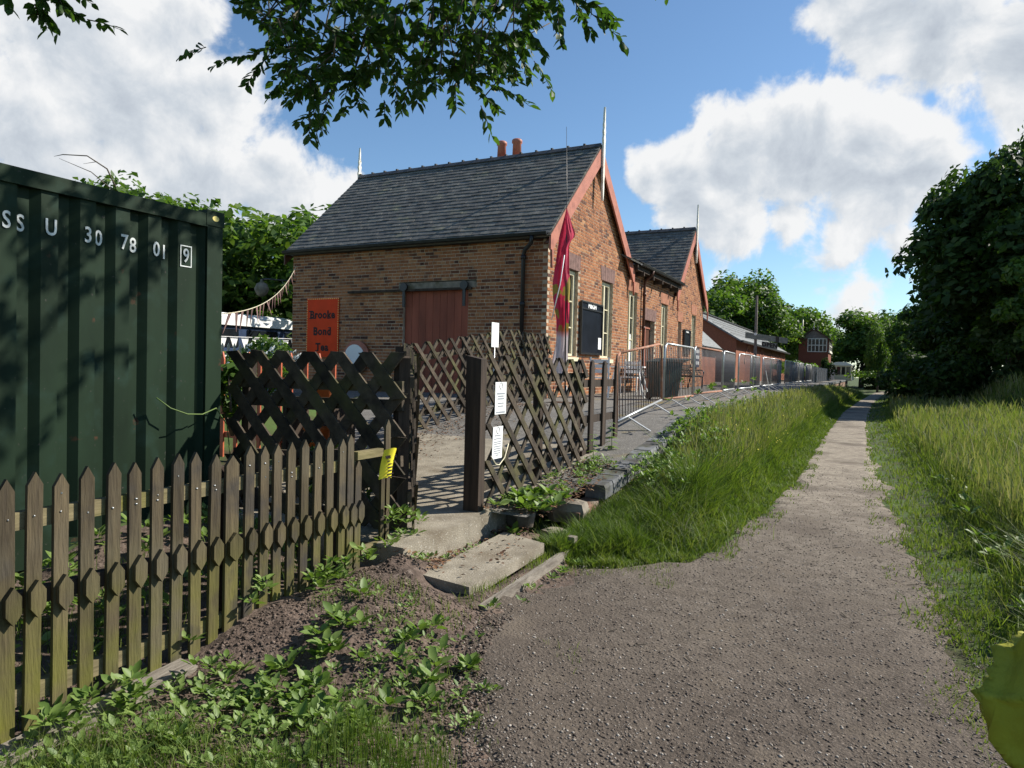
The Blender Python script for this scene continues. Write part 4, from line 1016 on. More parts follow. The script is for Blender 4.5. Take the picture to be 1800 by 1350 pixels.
# ------------------------------------------------------------------ buildings and signals further off
sh = thing('goods_shed', 'long low red brick shed with a grey slate roof and arched recesses beyond the station', 'shed', (-6.8, 54, 1))
b = MB(); b.box(-12.6, -6.8, 41, 67, .9, 3.5); b.prism([(-6.82, 41.01, 3.5), (-9.7, 41.01, 5.22), (-12.58, 41.01, 3.5)], (0, 25.98, 0)); b.build('wall', 'sheetred', sh)
b = MB(); slope_sheet(b, (-6.5, 40.8, 3.42), (-6.5, 67.2, 3.42), (-9.7, 67.2, 5.35), (-9.7, 40.8, 5.35), .09); slope_sheet(b, (-12.9, 40.8, 3.42), (-12.9, 67.2, 3.42), (-9.7, 67.2, 5.35), (-9.7, 40.8, 5.35), .09)
so = b.build('roof', 'shedslate', sh)
for k in range(5):
    q = MB(); f_ = .2+.16*k; x = -6.5-3.2*f_; z = 3.42+1.93*f_; q.beam((x+.03, 40.8, z+.06), (x+.03, 67.2, z+.06), .05, .012, side=(1, 0, .0)); q.build('slate_course', 'slate', so)
b = MB(); b.box(-9.8, -9.6, 40.8, 67.2, 5.37, 5.43); b.build('ridge', 'ridge', so)
b = MB(); b.box(-6.52, -6.38, 40.8, 67.2, 3.30, 3.42); b.build('gutter', 'gutter', sh)
for y in (45.4, 51.5, 57.6, 63.3):
    q = MB(); n = 12
    for k in range(n):
        a0 = math.pi*k/n; a1 = math.pi*(k+.92)/n
        q.prism([(-6.86, y+1.05*math.cos(a0), 2.1+1.0*math.sin(a0)), (-6.86, y+1.25*math.cos(a0), 2.1+1.2*math.sin(a0)), (-6.86, y+1.25*math.cos(a1), 2.1+1.2*math.sin(a1)), (-6.86, y+1.05*math.cos(a1), 2.1+1.0*math.sin(a1))], (.10, 0, 0))
    q.build('arch', 'archred', sh)
    q = MB(); q.prism([(-6.80, y+1.04*math.cos(math.pi*k/12), 2.1+.99*math.sin(math.pi*k/12)) for k in range(13)]+[(-6.80, y-1.04, 1.0), (-6.80, y+1.04, 1.0)], (.012, 0, 0)); q.build('recess', 'boxred', sh)
lt = thing('outbuilding', 'small brick lean-to with a plain grey roof tucked beyond the station end', 'shed', (-6.5, 31.5, 1))
b = MB(); b.box(-9.6, -6.55, 28.9, 33.9, .9, 2.7); b.prism([(-6.56, 33.7, 2.7), (-8.3, 33.7, 4.3), (-9.59, 33.7, 2.7)], (0, .19, 0)); b.build('wall', 'sheetred', lt)
b = MB(); slope_sheet(b, (-6.3, 28.75, 2.70), (-6.3, 34.1, 2.70), (-8.3, 34.1, 4.5), (-8.3, 28.75, 4.5), .08); slope_sheet(b, (-9.9, 28.75, 2.9), (-9.9, 34.1, 2.9), (-8.3, 34.1, 4.5), (-8.3, 28.75, 4.5), .08); b.build('roof', 'shedslate', lt)
b = MB(); b.box(-6.34, -6.24, 28.75, 34.1, 2.58, 2.68); b.build('gutter', 'gutter', lt)
sb = thing('signal_box', 'tall brick signal box with white framed windows and a small gabled roof', 'signal box', (-4.7, 73, 1))
b = MB(); b.box(-6.0, -3.42, 70.8, 76, .9, 4.95); b.prism([(-5.99, 70.82, 4.95), (-3.43, 70.82, 4.95), (-4.71, 70.82, 5.75)], (0, 5.1, 0)); b.build('wall', 'boxred', sb)
b = MB(); b.prism([(-6.0, 70.78, 4.93), (-3.42, 70.78, 4.93), (-4.71, 70.78, 5.78)], (0, .03, 0)); b.build('gable_boarding', 'greyboard', sb)
b = MB(); slope_sheet(b, (-3.15, 70.5, 4.80), (-3.15, 76.3, 4.80), (-4.71, 76.3, 5.95), (-4.71, 70.5, 5.95), .08); slope_sheet(b, (-6.27, 70.5, 4.80), (-6.27, 76.3, 4.80), (-4.71, 76.3, 5.95), (-4.71, 70.5, 5.95), .08); b.build('roof', 'brown', sb)
for y in (70.5, 76.2):
    q = MB(); q.prism([(-4.76, y, 5.75), (-4.66, y, 5.75), (-4.71, y, 6.5)], (0, .06, 0)); q.build('finial', 'whitepaint', sb)
q = MB(); q.tube([(-5.75, 71.2, 5.0), (-5.75, 71.2, 6.75)], .07, 6); q.build('stove_pipe', 'cream', sb)
def box_window(x0, x1, y0, y1, z0, z1, n, m_):
    q = MB(); q.box(x0, x1, y0, y1, z0, z1); w = q.build('window', 'glass', sb)
    front = (x1-x0) > (y1-y0); q = MB(); d_ = .03
    for k in range(n+1):
        if front: xx = x0+(x1-x0)*k/n; q.box(xx-.035, xx+.035, y0-d_, y0-.002, z0, z1)
        else: yy = y0+(y1-y0)*k/n; q.box(x1+.002, x1+d_, yy-.035, yy+.035, z0, z1)
    for k in range(m_+1):
        zz = z0+(z1-z0)*k/m_
        if front: q.box(x0, x1, y0-d_-.012, y0-d_-.001, zz-.035, zz+.035)
        else: q.box(x1+d_+.001, x1+d_+.012, y0, y1, zz-.035, zz+.035)
    q.build('window_frame', 'whitepaint', w)
box_window(-5.2, -3.58, 70.75, 70.79, 3.70, 4.92, 5, 2)
box_window(-3.41, -3.37, 70.95, 75.8, 3.80, 4.75, 7, 2)
q = MB(); q.box(-3.42, -3.30, 70.8, 76, 3.62, 3.76); q.build('sill', 'whitepaint', sb)
ca = thing('railway_carriage', 'cream railway carriage standing beyond the signal box', 'carriage', (-2.9, 96, .4))
b = MB(); b.box(-4.0, -1.75, 88, 104, .9, 2.65); b.build('body', 'cream', ca)
b = MB(); b.prism([(-4.05, 87.9, 2.652), (-1.70, 87.9, 2.652), (-1.85, 87.9, 2.85), (-2.4, 87.9, 3.05), (-3.35, 87.9, 3.05), (-3.9, 87.9, 2.85)], (0, 16.2, 0)); b.build('roof', 'white', ca)
for k in range(4):
    q = MB(); q.box(-3.78+k*.5, -3.42+k*.5, 87.97, 87.998, 1.6, 2.5); q.build('window', 'glass', ca)
for k in range(9):
    q = MB(); q.box(-1.748, -1.72, 88.5+k*1.7, 89.6+k*1.7, 1.7, 2.45); q.build('window', 'glass', ca)
wc = thing('railway_carriage', 'white roofed carriage behind the station on the left, beyond the bunting', 'carriage', (-19, 18, .5))
b = MB(); b.box(-20.6, -19.0, 6, 34, 1.1, 2.72); b.build('body', 'navycoach', wc)
b = MB(); b.prism([(-18.9, 5.9, 2.74), (-18.9, 5.9, 3.02), (-19.2, 5.9, 3.16), (-20.4, 5.9, 3.16), (-20.7, 5.9, 3.0), (-20.7, 5.9, 2.74)], (0, 28.2, 0)); b.build('roof', 'white', wc)
for k in range(16):
    q = MB(); q.box(-18.999, -18.97, 6.5+k*1.72, 7.85+k*1.72, 2.02, 2.62); q.build('window', 'glass', wc)
b = MB(); b.box(-18.998, -18.96, 6, 34, 1.55, 1.86); b.build('waist_band', 'white', wc)
cf = thing('cream_fence', 'pale cream picket fence in front of the white carriage', 'fence', (-14.5, 12.6, 1))
for k in range(34):
    y = 8.5+k*.16; x = -15.9+.22*(y-8.5)
    q = MB(); q.prism([(x, y-.035, .85), (x, y+.035, .85), (x, y+.035, 1.95), (x, y, 2.03), (x, y-.035, 1.95)], (.02, 0, 0)); q.build('picket', 'cream', cf)
for z in (1.15, 1.75):
    q = MB(); q.beam((-15.93, 8.4, z), (-15.93+.22*5.4, 13.8, z), .08, .03, side=(0, 0, 1)); q.build('rail', 'cream', cf)
bf = thing('bunting', 'white triangular pennants hung along the far carriage', 'bunting', (-17.5, 15, 2))
b = MB()
b.tube([(-17.5, 9, 2.32), (-17.4, 13, 2.26), (-17.3, 18, 2.35), (-17.2, 22, 2.32)], .012, 4); b.build('cord', 'white', bf)
for k in range(30):
    q = MB(); y = 9.3+k*.42; q.prism([(-17.4, y, 2.28), (-17.4, y+.3, 2.28), (-17.38, y+.15, 1.86)], (.004, 0, 0)); q.build('pennant', 'white', bf)
sp = thing('signal_post', 'tall slim wooden signal post with a grey arm carrying an open sign', 'signal', (-4.4, 31.6, .98))
b = MB(); b.prism([(-4.50, 31.55, .98), (-4.36, 31.55, .98), (-4.40, 31.55, 4.95), (-4.48, 31.55, 4.95)], (0, .10, 0)); b.build('post', 'greyboard', sp)
b = MB(); b.prism([(-4.86, 31.50, 3.10), (-3.12, 31.50, 2.86), (-3.12, 31.50, 3.10), (-4.86, 31.50, 3.36)], (0, .03, 0)); arm = b.build('arm', 'armgrey', sp)
q = MB(); q.prism([(-3.60, 31.494, 2.93), (-3.46, 31.494, 2.91), (-3.46, 31.494, 3.145), (-3.60, 31.494, 3.165)], (0, .005, 0)); q.build('stripe', 'black', arm)
q = MB(); q.prism([(-4.16, 31.49, 2.70), (-3.52, 31.49, 2.61), (-3.52, 31.49, 2.87), (-4.16, 31.49, 2.96)], (0, .02, 0)); pn = q.build('open_sign', 'armgrey', sp)
text_on('lettering', 'OPEN', .25, 'ink', pn, (-3.84, 31.487, 2.785), (1, 0, -.14), (.0, 0, 1), offset=.010, spacing=1.1, sx=.95)
q = MB(); q.tube([(-4.43, 31.49, 3.27), (-4.43, 31.53, 3.27)], .06, 10); q.build('pivot', 'white', arm)

# ------------------------------------------------------------------ trees
def crown_arrays(seed, rx, ry, rz, nl, nleaf, size, droop=.0, lobe=(.30, .48), solid=.55):
    g = np.random.default_rng(seed)
    d = g.normal(size=(nl, 3)); d /= np.linalg.norm(d, axis=1)[:, None]; rr = g.uniform(.35, .80, nl)[:, None]
    c = d*rr; c[:, 2] = np.where(c[:, 2] < -.75, -.75, c[:, 2]); lr = g.uniform(*lobe, nl)
    lr = lr*(1.05-.25*np.abs(c[:, 2]))
    k = g.integers(0, nl, nleaf); u = g.normal(size=(nleaf, 3)); u /= np.linalg.norm(u, axis=1)[:, None]
    u[:, 2] = np.where(u[:, 2] < -.3, -u[:, 2]*.5, u[:, 2])
    rad = (solid+(1.08-solid)*g.random(nleaf)**.7)[:, None]
    sc = np.array([rx, ry, rz]); p = (c[k]+u*lr[k][:, None]*rad)*sc
    nrm_ = u+g.normal(size=(nleaf, 3))*.75+np.array([0, 0, .35]); nrm_ /= np.linalg.norm(nrm_, axis=1)[:, None]
    t = np.cross(nrm_, g.normal(size=(nleaf, 3))); t /= np.linalg.norm(t, axis=1)[:, None]; b_ = np.cross(nrm_, t)
    s = (size*g.uniform(.55, 1.3, nleaf))[:, None]
    V = np.stack([p-t*s*.55, p+b_*s*.32+nrm_*s*.06, p+t*s*.6-nrm_*s*.1, p-b_*s*.32+nrm_*s*.06], 1).reshape(-1, 3)
    a = np.arange(nleaf)*4; F = np.stack([a, a+1, a+2, a+3], 1)
    lt_ = g.uniform(-.16, .16, nl)
    tint = np.clip(.45+lt_[k]+g.normal(size=nleaf)*.16, 0, 1)
    return V, F, tint, c*sc
def crown_mesh(seed, rx, ry, rz, nl, nleaf, size, m, taper=0, **k):
    V, F, t, c = crown_arrays(seed, rx, ry, rz, nl, nleaf, size, **k)
    if taper:
        for A_ in (V, c): A_[:, :2] *= (1.02-taper*A_[:, 2:]/rz)
    return np_mesh('crown', V, F, m, t), c
def trunk_mb(h0, h1, r, lobes, zc):
    """trunk from the ground to the crown's middle (crown centre at zc) with limbs into the lobes"""
    q = MB(); q.tube([(0, 0, -.3), (.05, .02, h0*.5), (-.05, .04, h0), (.08, -.03, (h0+zc)/2), (0, 0, zc+h1*.4)], [r*1.25, r, r*.85, r*.6, r*.15], 8)
    for i, c in enumerate(lobes):
        s = Vector((0, 0, h0+(zc-h0)*(.1+.8*((i*37) % 10)/10))); e_ = Vector(c)+Vector((0, 0, zc)); m_ = s.lerp(e_, .5)+Vector((0, 0, .1*h1))
        q.tube([s, m_, e_], [r*.35, r*.22, r*.05], 5)
    return q
kinds = []
for i, (sd, rx, rz, nl, nf, sz) in enumerate([(21, 3.6, 4.0, 26, 9000, .34), (22, 3.2, 4.6, 24, 9000, .32), (23, 4.2, 3.6, 30, 10000, .34), (24, 3.0, 4.2, 22, 8000, .30)]):
    me, lob = crown_mesh(sd, rx, rx, rz, nl, nf, sz, 'leaf')
    tb = trunk_mb(1.6, rz, .22, lob[:9], rz+.45); tm = mesh_of('trunk', tb.v, tb.f, 'bark', tb.t, tb.sm)
    kinds.append((me, tm, rz))
def tree(x, y, top, kind, label, group, wid=1., z0=None, rot=None):
    me, tm, rz = kinds[kind]; z0 = float(gz(x, y)) if z0 is None else z0
    s = (top-z0)/(2*rz+.4)
    t = thing('tree', label, 'tree', (x, y, z0), group)
    c = link_mesh('crown', me, t); c.location = (0, 0, rz+.45); link_mesh('trunk', tm, t)
    t.scale = (s*wid, s*wid, s); t.rotation_euler = (0, 0, rnd.uniform(0, 6.28) if rot is None else rot)
    return t
GB = 'trees closing the view behind the station'
back_trees = [(-30,64,9.6,0,1.1),(-25,58,10.2,2,1.1),(-20.5,70,10.8,1,1.2),(-16,66,11.2,0,1.2),(-12.2,73,12.2,1,1.15),(-9.2,70,9.6,3,1.1),(-15.5,52,8.2,2,1.),(-11,88,9.5,2,1.2),
  (-8.4,84,10.6,0,1.1),(-7.2,96,10.2,3,1.2),(-.8,99,10.2,1,1.25),(2.2,104,10.2,2,1.2),(6,97,9.4,0,1.1),(-8.5,100,10.,1,1.2),(-18,90,11.5,2,1.2),(-24,80,11.5,0,1.2),(6.5,98,11,1,1.2),(-5,118,10,3,1.2),(17,112,12,2,1.2),(-13,108,11,0,1.2)]
BL_ = ['leafmost left tree of the belt, just right of the far station gable', 'broad tree standing close behind the far station gable', 'tree rising above the near end of the shed ridge', 'tall tree above the middle of the shed roof', 'tallest light green tree left of the signal post', 'tree directly behind the signal post arm', 'nearer low tree tucked behind the shed roof', 'tree filling the dip left of the signal box',
  'light green tree crowning the signal box roof', 'tree just right of the signal box', 'tall tree behind the small cream carriage', 'tree right of the cream carriage, over the path end', 'tree touching the dark trees on the right']
for i, (x, y, h, k, w_) in enumerate(back_trees):
    tree(x, y, h, k, BL_[i] if i < len(BL_) else 'tree half hidden deep in the woodland closing the view', GB, w_)
tree(.75, 72, 7.0, 3, 'slender tree with a visible leaning trunk beside the far end of the path', None, .55)
tree(2.1, 74.5, 7.2, 1, 'thin trunked tree standing where the path disappears', None, .8)
GL = 'trees behind the station yard on the left'
tree(-20.6, 20.8, 8.4, 0, 'bushy bright green tree rising between the container and the station roof', GL, 1.15)
tree(-23.6, 18.2, 7.9, 2, 'rounded tree just right of the container top', GL, 1.0)
tree(-25, 26, 7.6, 1, 'dark tree behind the white carriage roof', GL, 1.3)
tree(-22.5, 30, 8.0, 2, 'dense dark tree hard against the station rear corner', GL, 1.2)
tree(-27, 22, 6.5, 0, 'low dark tree filling the gap above the white carriage', GL, 1.4)
tree(-21.9, 14.0, 8.0, 0, 'small tree top with bare twigs showing over the container roof', GL, .8)
tree(-21.5, 8.5, 6.05, 2, 'tip of a distant tree peeping over the container at the left edge', GL, .8)
b = MB(); b.tube([(-21.9, 14.1, 6.9), (-21.9, 13.7, 7.6), (-22.3, 13.3, 7.95), (-22.9, 12.9, 7.95), (-23.2, 12.8, 7.9)], [.03, .025, .02, .015, .005], 5); b.tube([(-21.9, 14.0, 6.9), (-22.4, 13.5, 7.5), (-23.1, 12.9, 7.85)], [.025, .015, .005], 5); b.tube([(-22.1, 13.5, 7.8), (-22.5, 13.3, 7.72)], [.012, .004], 4)
tag(b.build('dead_twigs', 'bark'), 'bare dead twigs sticking up above the container', 'twigs')
# big dark trees on the right
big = []
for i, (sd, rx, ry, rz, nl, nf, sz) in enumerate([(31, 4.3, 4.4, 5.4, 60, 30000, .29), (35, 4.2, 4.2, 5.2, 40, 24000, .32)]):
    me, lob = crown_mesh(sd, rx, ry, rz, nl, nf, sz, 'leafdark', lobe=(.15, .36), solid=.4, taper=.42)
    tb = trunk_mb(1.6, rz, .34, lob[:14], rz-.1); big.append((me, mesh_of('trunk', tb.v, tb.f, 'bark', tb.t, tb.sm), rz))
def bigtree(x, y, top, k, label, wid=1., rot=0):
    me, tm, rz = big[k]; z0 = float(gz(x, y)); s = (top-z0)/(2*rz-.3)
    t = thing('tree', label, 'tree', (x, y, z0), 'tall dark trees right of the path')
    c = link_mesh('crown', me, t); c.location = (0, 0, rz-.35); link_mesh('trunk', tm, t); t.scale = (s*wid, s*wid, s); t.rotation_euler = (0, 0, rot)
bigtree(5.7, 36.8, 13.6, 0, 'tallest dark leafy tree at the right, topping out above the bank', 1.0, .6)
bigtree(9.6, 41, 11.5, 1, 'dark tree at the right edge behind the tallest one', 1.1, 2.)
bigtree(4.6, 46, 10.2, 1, 'dark tree leaning over the path behind the tallest one', 1.0, .3)
bigtree(5.2, 58, 10.5, 0, 'farther dark tree right of the path end', 1.0, 4.)
bigtree(8.2, 66, 11.5, 1, 'dark tree deep in the row on the right', 1.2, 1.)
bigtree(13.5, 50, 12.5, 0, 'dark tree far back at the right edge', 1.3, 3.)
me, lob = crown_mesh(41, 1.6, 1.6, 2.5, 18, 5200, .24, 'leaf', lobe=(.22, .36))
t = thing('tree', 'young lighter green maple in front of the dark trees at the right edge', 'tree', (5.75, 31.6, float(gz(5.75, 31.6))))
c = link_mesh('crown', me, t); c.location = (0, 0, 2.75); tb = trunk_mb(.8, 2.5, .09, lob[:7], 2.7); tb.build('trunk', 'bark', None).parent = t
def bush(label, x, y, z, rx, ry, rz, n, size, seed, m='leaf', flowers=0, group=None):
    V, F, tt, _ = crown_arrays(seed, rx, ry, rz, 14, n, size, lobe=(.35, .5))
    t = thing('bush', label, 'bush', (x, y, z), group)
    link_mesh('foliage', np_mesh('foliage', V+np.array([0, 0, rz*.85]), F, m, tt), t)
    q = MB()
    for k in range(6): a = k*1.05; q.tube([(0, 0, -.05), (rx*.4*math.cos(a), ry*.4*math.sin(a), rz*.7), (rx*.7*math.cos(a), ry*.7*math.sin(a), rz*1.3)], [.02, .014, .005], 5)
    o = mesh_of('stem', q.v, q.f, 'bark', q.t, q.sm); link_mesh('stem', o, t)
    if flowers:
        g = np.random.default_rng(seed+1); q = MB()
        for k in range(flowers):
            d = Vector(g.normal(size=3)).normalized(); d.z = abs(d.z)*.8; p = Vector((d.x*rx*.95, d.y*ry*.95, rz*.85+d.z*rz*.95))
            for j in range(5): a = 1.2566*j; u_ = Vector((math.cos(a), math.sin(a)*.6, .5*math.sin(a))); q.add([p, p+u_*.05+Vector((0, 0, .02)), p+u_*.075, p+u_*.05-Vector((0, 0, .02))], [(0, 1, 2, 3)])
        o = link_mesh('flowers', mesh_of('flowers', q.v, q.f, 'white', q.t), t); o['kind'] = 'stuff'
    return t
bush('dark bush with white blossom in front of the white carriage', -11.0, 10.2, .85, .95, .8, .68, 2600, .11, 51, 'leaf', 60)
bush('bright green leafy plant squeezed between container and trellis', -5.55, 4.75, .9, .32, .25, .42, 420, .10, 52, 'leaf')
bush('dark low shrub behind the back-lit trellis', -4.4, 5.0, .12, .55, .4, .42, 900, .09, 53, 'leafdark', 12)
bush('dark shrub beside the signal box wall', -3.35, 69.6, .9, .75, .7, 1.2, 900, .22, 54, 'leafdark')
bush('yellowish hedge in front of the shed and signal box', -5.2, 60, 1.0, 1.6, 9, .85, 3500, .25, 55, 'leaf')
bush('low flowering plants in tubs beyond the wheelie bin', -4.4, 16.6, .95, .4, .9, .42, 700, .08, 56, 'leaf')

bush('low green hedge closing the far end of the path', 4.2, 80, float(gz(4.2, 80))-.2, 5.2, 2.0, 1.3, 4600, .30, 63, 'leaf')
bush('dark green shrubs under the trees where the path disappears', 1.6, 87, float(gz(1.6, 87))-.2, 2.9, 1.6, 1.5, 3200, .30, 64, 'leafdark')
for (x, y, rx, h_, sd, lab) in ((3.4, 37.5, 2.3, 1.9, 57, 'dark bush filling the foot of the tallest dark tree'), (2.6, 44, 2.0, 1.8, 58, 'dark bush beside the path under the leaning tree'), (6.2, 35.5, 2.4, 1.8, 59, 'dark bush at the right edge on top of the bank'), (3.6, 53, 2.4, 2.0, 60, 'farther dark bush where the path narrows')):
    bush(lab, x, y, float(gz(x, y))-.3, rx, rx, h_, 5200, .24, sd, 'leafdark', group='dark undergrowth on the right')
# overhanging branches of the near tree
TW = [[-549,530,486,-593,522,481],[-582,513,475,-603,486,458],[-549,509,469,-579,506,442],[-525,474,481,-538,469,499],[-517,541,498,-533,525,484],[-534,532,485,-547,513,469],[-545,555,472,-554,538,454],[-563,546,457,-573,530,439],[-485,507,425,-480,501,406],[-485,506,410,-489,510,395],[-488,504,391,-493,508,376],[-539,581,452,-536,577,430],[-542,579,432,-532,569,408],[-470,527,451,-493,521,438],[-490,516,435,-517,513,424],[-475,548,446,-474,556,435],[-471,550,430,-455,541,411],[-458,595,487,-460,603,464],[-457,595,458,-444,584,426],[-384,537,441,-380,528,418],[-383,536,422,-393,546,408],[-375,582,465,-377,590,442],[-373,582,438,-376,590,415],[-393,643,466,-373,639,445],[-378,650,451,-370,668,439],[-323,609,488,-311,608,462],[-316,612,466,-301,605,437],[-299,596,481,-281,592,452],[-271,597,494,-266,595,460],[-271,623,521,-256,629,511],[-257,630,515,-247,649,512],[-244,636,504,-234,653,500],[-260,614,508,-246,625,478],[-367,647,496,-343,647,462],[-656,346,484,-649,347,464],[-650,348,462,-661,358,449],[-666,340,483,-659,352,477],[-651,348,475,-633,354,464],[-637,355,465,-638,371,462],[-682,332,482,-676,335,460],[-645,352,481,-626,353,458],[-476,521,474,-482,532,459],[-364,570,461,-346,585,463],[-462,539,458,-471,545,440],[-476,652,523,-461,659,501],[-359,649,493,-373,650,480],[-516,535,461,-519,524,449],[-529,474,507,-523,461,488],[-416,541,484,-439,542,477],[-487,532,490,-458,530,469],[-410,615,554,-436,618,557],[-326,614,493,-312,609,470],[-416,616,492,-385,627,484],[-325,667,573,-303,666,555],[-530,632,540,-524,631,521],[-398,587,516,-374,593,512],[-493,543,487,-472,546,471],[-521,563,546,-503,572,545],[-415,647,499,-412,642,482],[-421,585,510,-424,578,490],[-355,616,477,-344,636,480],[-454,570,479,-468,577,464],[-446,537,487,-443,550,481],[-414,680,537,-414,667,508],[-402,530,456,-420,523,456],[-366,682,581,-364,688,559],[-389,640,568,-386,656,563],[-338,564,508,-346,563,488],[-417,514,499,-423,507,489],[-328,662,553,-344,653,546],[-391,556,455,-397,561,440],[-457,623,563,-449,616,541],[-330,554,440,-306,553,426],[-389,573,511,-379,588,503],[-533,478,508,-503,480,497],[-315,593,517,-324,582,503],[-434,653,542,-448,651,534],[-349,648,511,-337,656,496],[-334,576,481,-317,569,468],[-363,551,472,-370,535,464],[-444,529,484,-429,529,472],[-476,468,474,-483,478,464],[-460,509,442,-452,497,424],[-501,523,532,-519,508,514],[-407,530,489,-404,522,466],[-347,540,463,-340,553,466],[-466,574,553,-490,556,542],[-623,578,588,-594,577,569],[-483,510,525,-492,503,516],[-456,509,518,-431,522,513],[-418,512,453,-405,520,447],[-325,639,531,-305,652,531],[-449,537,458,-451,533,434],[-300,570,492,-292,584,487],[-315,594,496,-300,588,481],[-479,602,496,-470,591,477],[-517,526,510,-523,517,498],[-380,666,507,-361,678,495],[-444,532,517,-434,543,515],[-442,485,501,-431,475,477],[-564,541,517,-540,544,494],[-467,586,516,-479,590,510],[-386,654,568,-401,644,564],[-543,515,506,-525,523,497],[-361,532,501,-361,548,495],[-537,584,553,-549,569,542],[-524,611,556,-498,628,556],[-412,502,494,-396,499,475],[-327,679,552,-326,691,542],[-437,520,524,-455,507,521],[-490,553,551,-501,553,538],[-361,593,459,-387,583,454],[-340,549,455,-340,544,442],[-453,662,489,-453,654,469],[-413,691,596,-418,702,578],[-397,685,510,-386,681,487],[-488,590,572,-508,593,569],[-497,598,564,-502,590,542],[-327,666,545,-338,674,535],[-477,472,436,-476,474,423],[-402,685,539,-420,668,526],[-442,484,437,-420,482,430],[-425,608,485,-420,615,474],[-407,666,487,-393,689,486],[-465,486,431,-448,484,414],[-488,477,504,-481,489,494],[-540,505,529,-525,512,523],[-382,620,463,-363,625,453],[-284,622,532,-277,612,505],[-428,564,500,-426,557,473],[-412,554,449,-403,552,429],[-462,487,435,-447,493,429],[-598,555,530,-590,554,517],[-416,537,482,-438,541,487],[-504,642,533,-491,655,527],[-427,577,545,-448,569,532],[-386,593,546,-368,616,550],[-479,596,536,-489,578,527],[-590,585,527,-580,604,525],[-543,550,563,-521,549,535],[-515,517,487,-523,522,469],[-485,474,452,-455,476,444],[-399,620,516,-421,624,509],[-544,575,498,-537,565,473],[-430,569,457,-406,582,456],[-481,534,485,-496,527,465],[-491,546,529,-482,558,528],[-432,597,511,-421,613,508],[-506,488,482,-525,476,480],[-639,576,588,-643,566,571],[-544,594,475,-547,596,460],[-513,621,502,-511,619,485],[-333,688,561,-324,694,552],[-343,650,502,-327,645,488],[-408,690,514,-415,672,498],[-617,572,584,-647,564,581],[-314,607,525,-306,594,503],[-324,571,462,-305,571,449],[-517,528,537,-528,526,528],[-408,638,554,-393,643,539],[-600,582,556,-625,571,555],[-365,578,485,-353,571,458],[-526,564,519,-515,574,512],[-459,553,464,-457,547,447],[-613,569,582,-607,557,557],[-547,609,570,-521,622,562],[-566,530,504,-558,526,489],[-550,517,483,-516,521,468],[-397,705,593,-414,698,590],[-446,564,514,-467,544,502],[-539,520,542,-530,539,543],[-386,559,471,-390,556,450],[-372,656,495,-364,668,487],[-565,542,544,-556,559,540],[-503,497,442,-483,502,429],[-370,573,475,-349,578,457],[-359,723,590,-373,703,574],[-400,677,596,-383,691,593],[-391,668,517,-390,656,491],[-476,634,592,-460,626,561],[-475,661,534,-467,677,528],[-407,632,543,-410,633,532],[-381,660,512,-396,648,503],[-359,533,424,-374,516,414],[-354,682,567,-335,678,557],[-450,581,501,-434,573,477],[-509,462,472,-489,463,460],[-552,616,493,-573,618,487],[-369,601,522,-377,580,504],[-378,692,538,-395,691,521],[-474,602,549,-487,604,539]]
def leaf_quads(P, D, Nn, S, g):
    """folded pointed leaves: P base points, D direction, Nn normals, S length -> V, F(tri)"""
    n = len(P); W_ = np.cross(D, Nn); W_ /= np.linalg.norm(W_, axis=1)[:, None]+1e-9
    s = S[:, None]; fold = Nn*s*.07; w = s*.27
    pts = [P, P+D*s*.33+W_*w*.92+fold, P+D*s*.33-W_*w*.92+fold, P+D*s*.68+W_*w*.78+fold*.7, P+D*s*.68-W_*w*.78+fold*.7, P+D*s-Nn*s*.05, P+D*s*.5-Nn*s*.01]
    V = np.stack(pts, 1).reshape(-1, 3); a = (np.arange(n)*7)[:, None]
    T = np.array([[0, 1, 6], [0, 6, 2], [1, 3, 6], [2, 6, 4], [3, 5, 6], [4, 6, 5]])
    F = (a[:, :, None]+T[None]).reshape(-1, 3)
    return V, F
ot = thing('overhanging_tree', 'near leafy tree whose hanging branches cross the top of the view', 'tree', (2.6, -2.2, 0))
b = MB(); b.tube([(2.6, -2.2, -.2), (2.5, -2.1, 1.5), (2.2, -1.8, 3.4), (1.4, -.6, 5.2), (-.4, 2.2, 6.4), (-2.4, 4.4, 6.5), (-4.3, 5.6, 5.9), (-5.6, 5.4, 5.3)], [.30, .26, .22, .17, .12, .085, .05, .02], 10); b.build('trunk', 'bark', ot)
b = MB(); b.tube([(.2, 1.4, 6.1), (-1.6, 5.2, 6.9), (-3.0, 6.8, 6.4), (-3.4, 6.9, 5.4)], [.09, .07, .04, .015], 8); b.tube([(-1.2, 3.2, 6.5), (-4.4, 3.6, 7.0), (-6.6, 4.4, 6.2), (-7.3, 4.4, 5.4)], [.08, .06, .04, .015], 8); b.build('limb', 'bark', ot)
P = []; D = []; Nn = []; S = []; tb = MB(); g = np.random.default_rng(77)
def spray(a, c, nlv, r=.006):
    a = np.array(a, float); c = np.array(c, float); d = c-a; Lg = np.linalg.norm(d); d /= Lg
    mid = (a+c)/2+np.array([0, 0, .04*Lg]); tb.tube([a, mid, c], [r, r*.8, r*.35], 4)
    for k in range(nlv):
        f_ = (k+.6)/nlv; p = a+(c-a)*f_+np.array([0, 0, .16*Lg*f_*(1-f_)])
        sd = np.cross(d, [0, 0, 1.]); sd /= np.linalg.norm(sd)+1e-6
        dd = d*.75+sd*(1 if k % 2 else -1)*.75+g.normal(size=3)*.28+np.array([0, 0, -.30]); dd /= np.linalg.norm(dd)
        nn = np.array([0, 0, 1.])+g.normal(size=3)*.55; nn -= dd*nn.dot(dd); nn /= np.linalg.norm(nn)
        P.append(p); D.append(dd); Nn.append(nn); S.append(g.uniform(.085, .14))
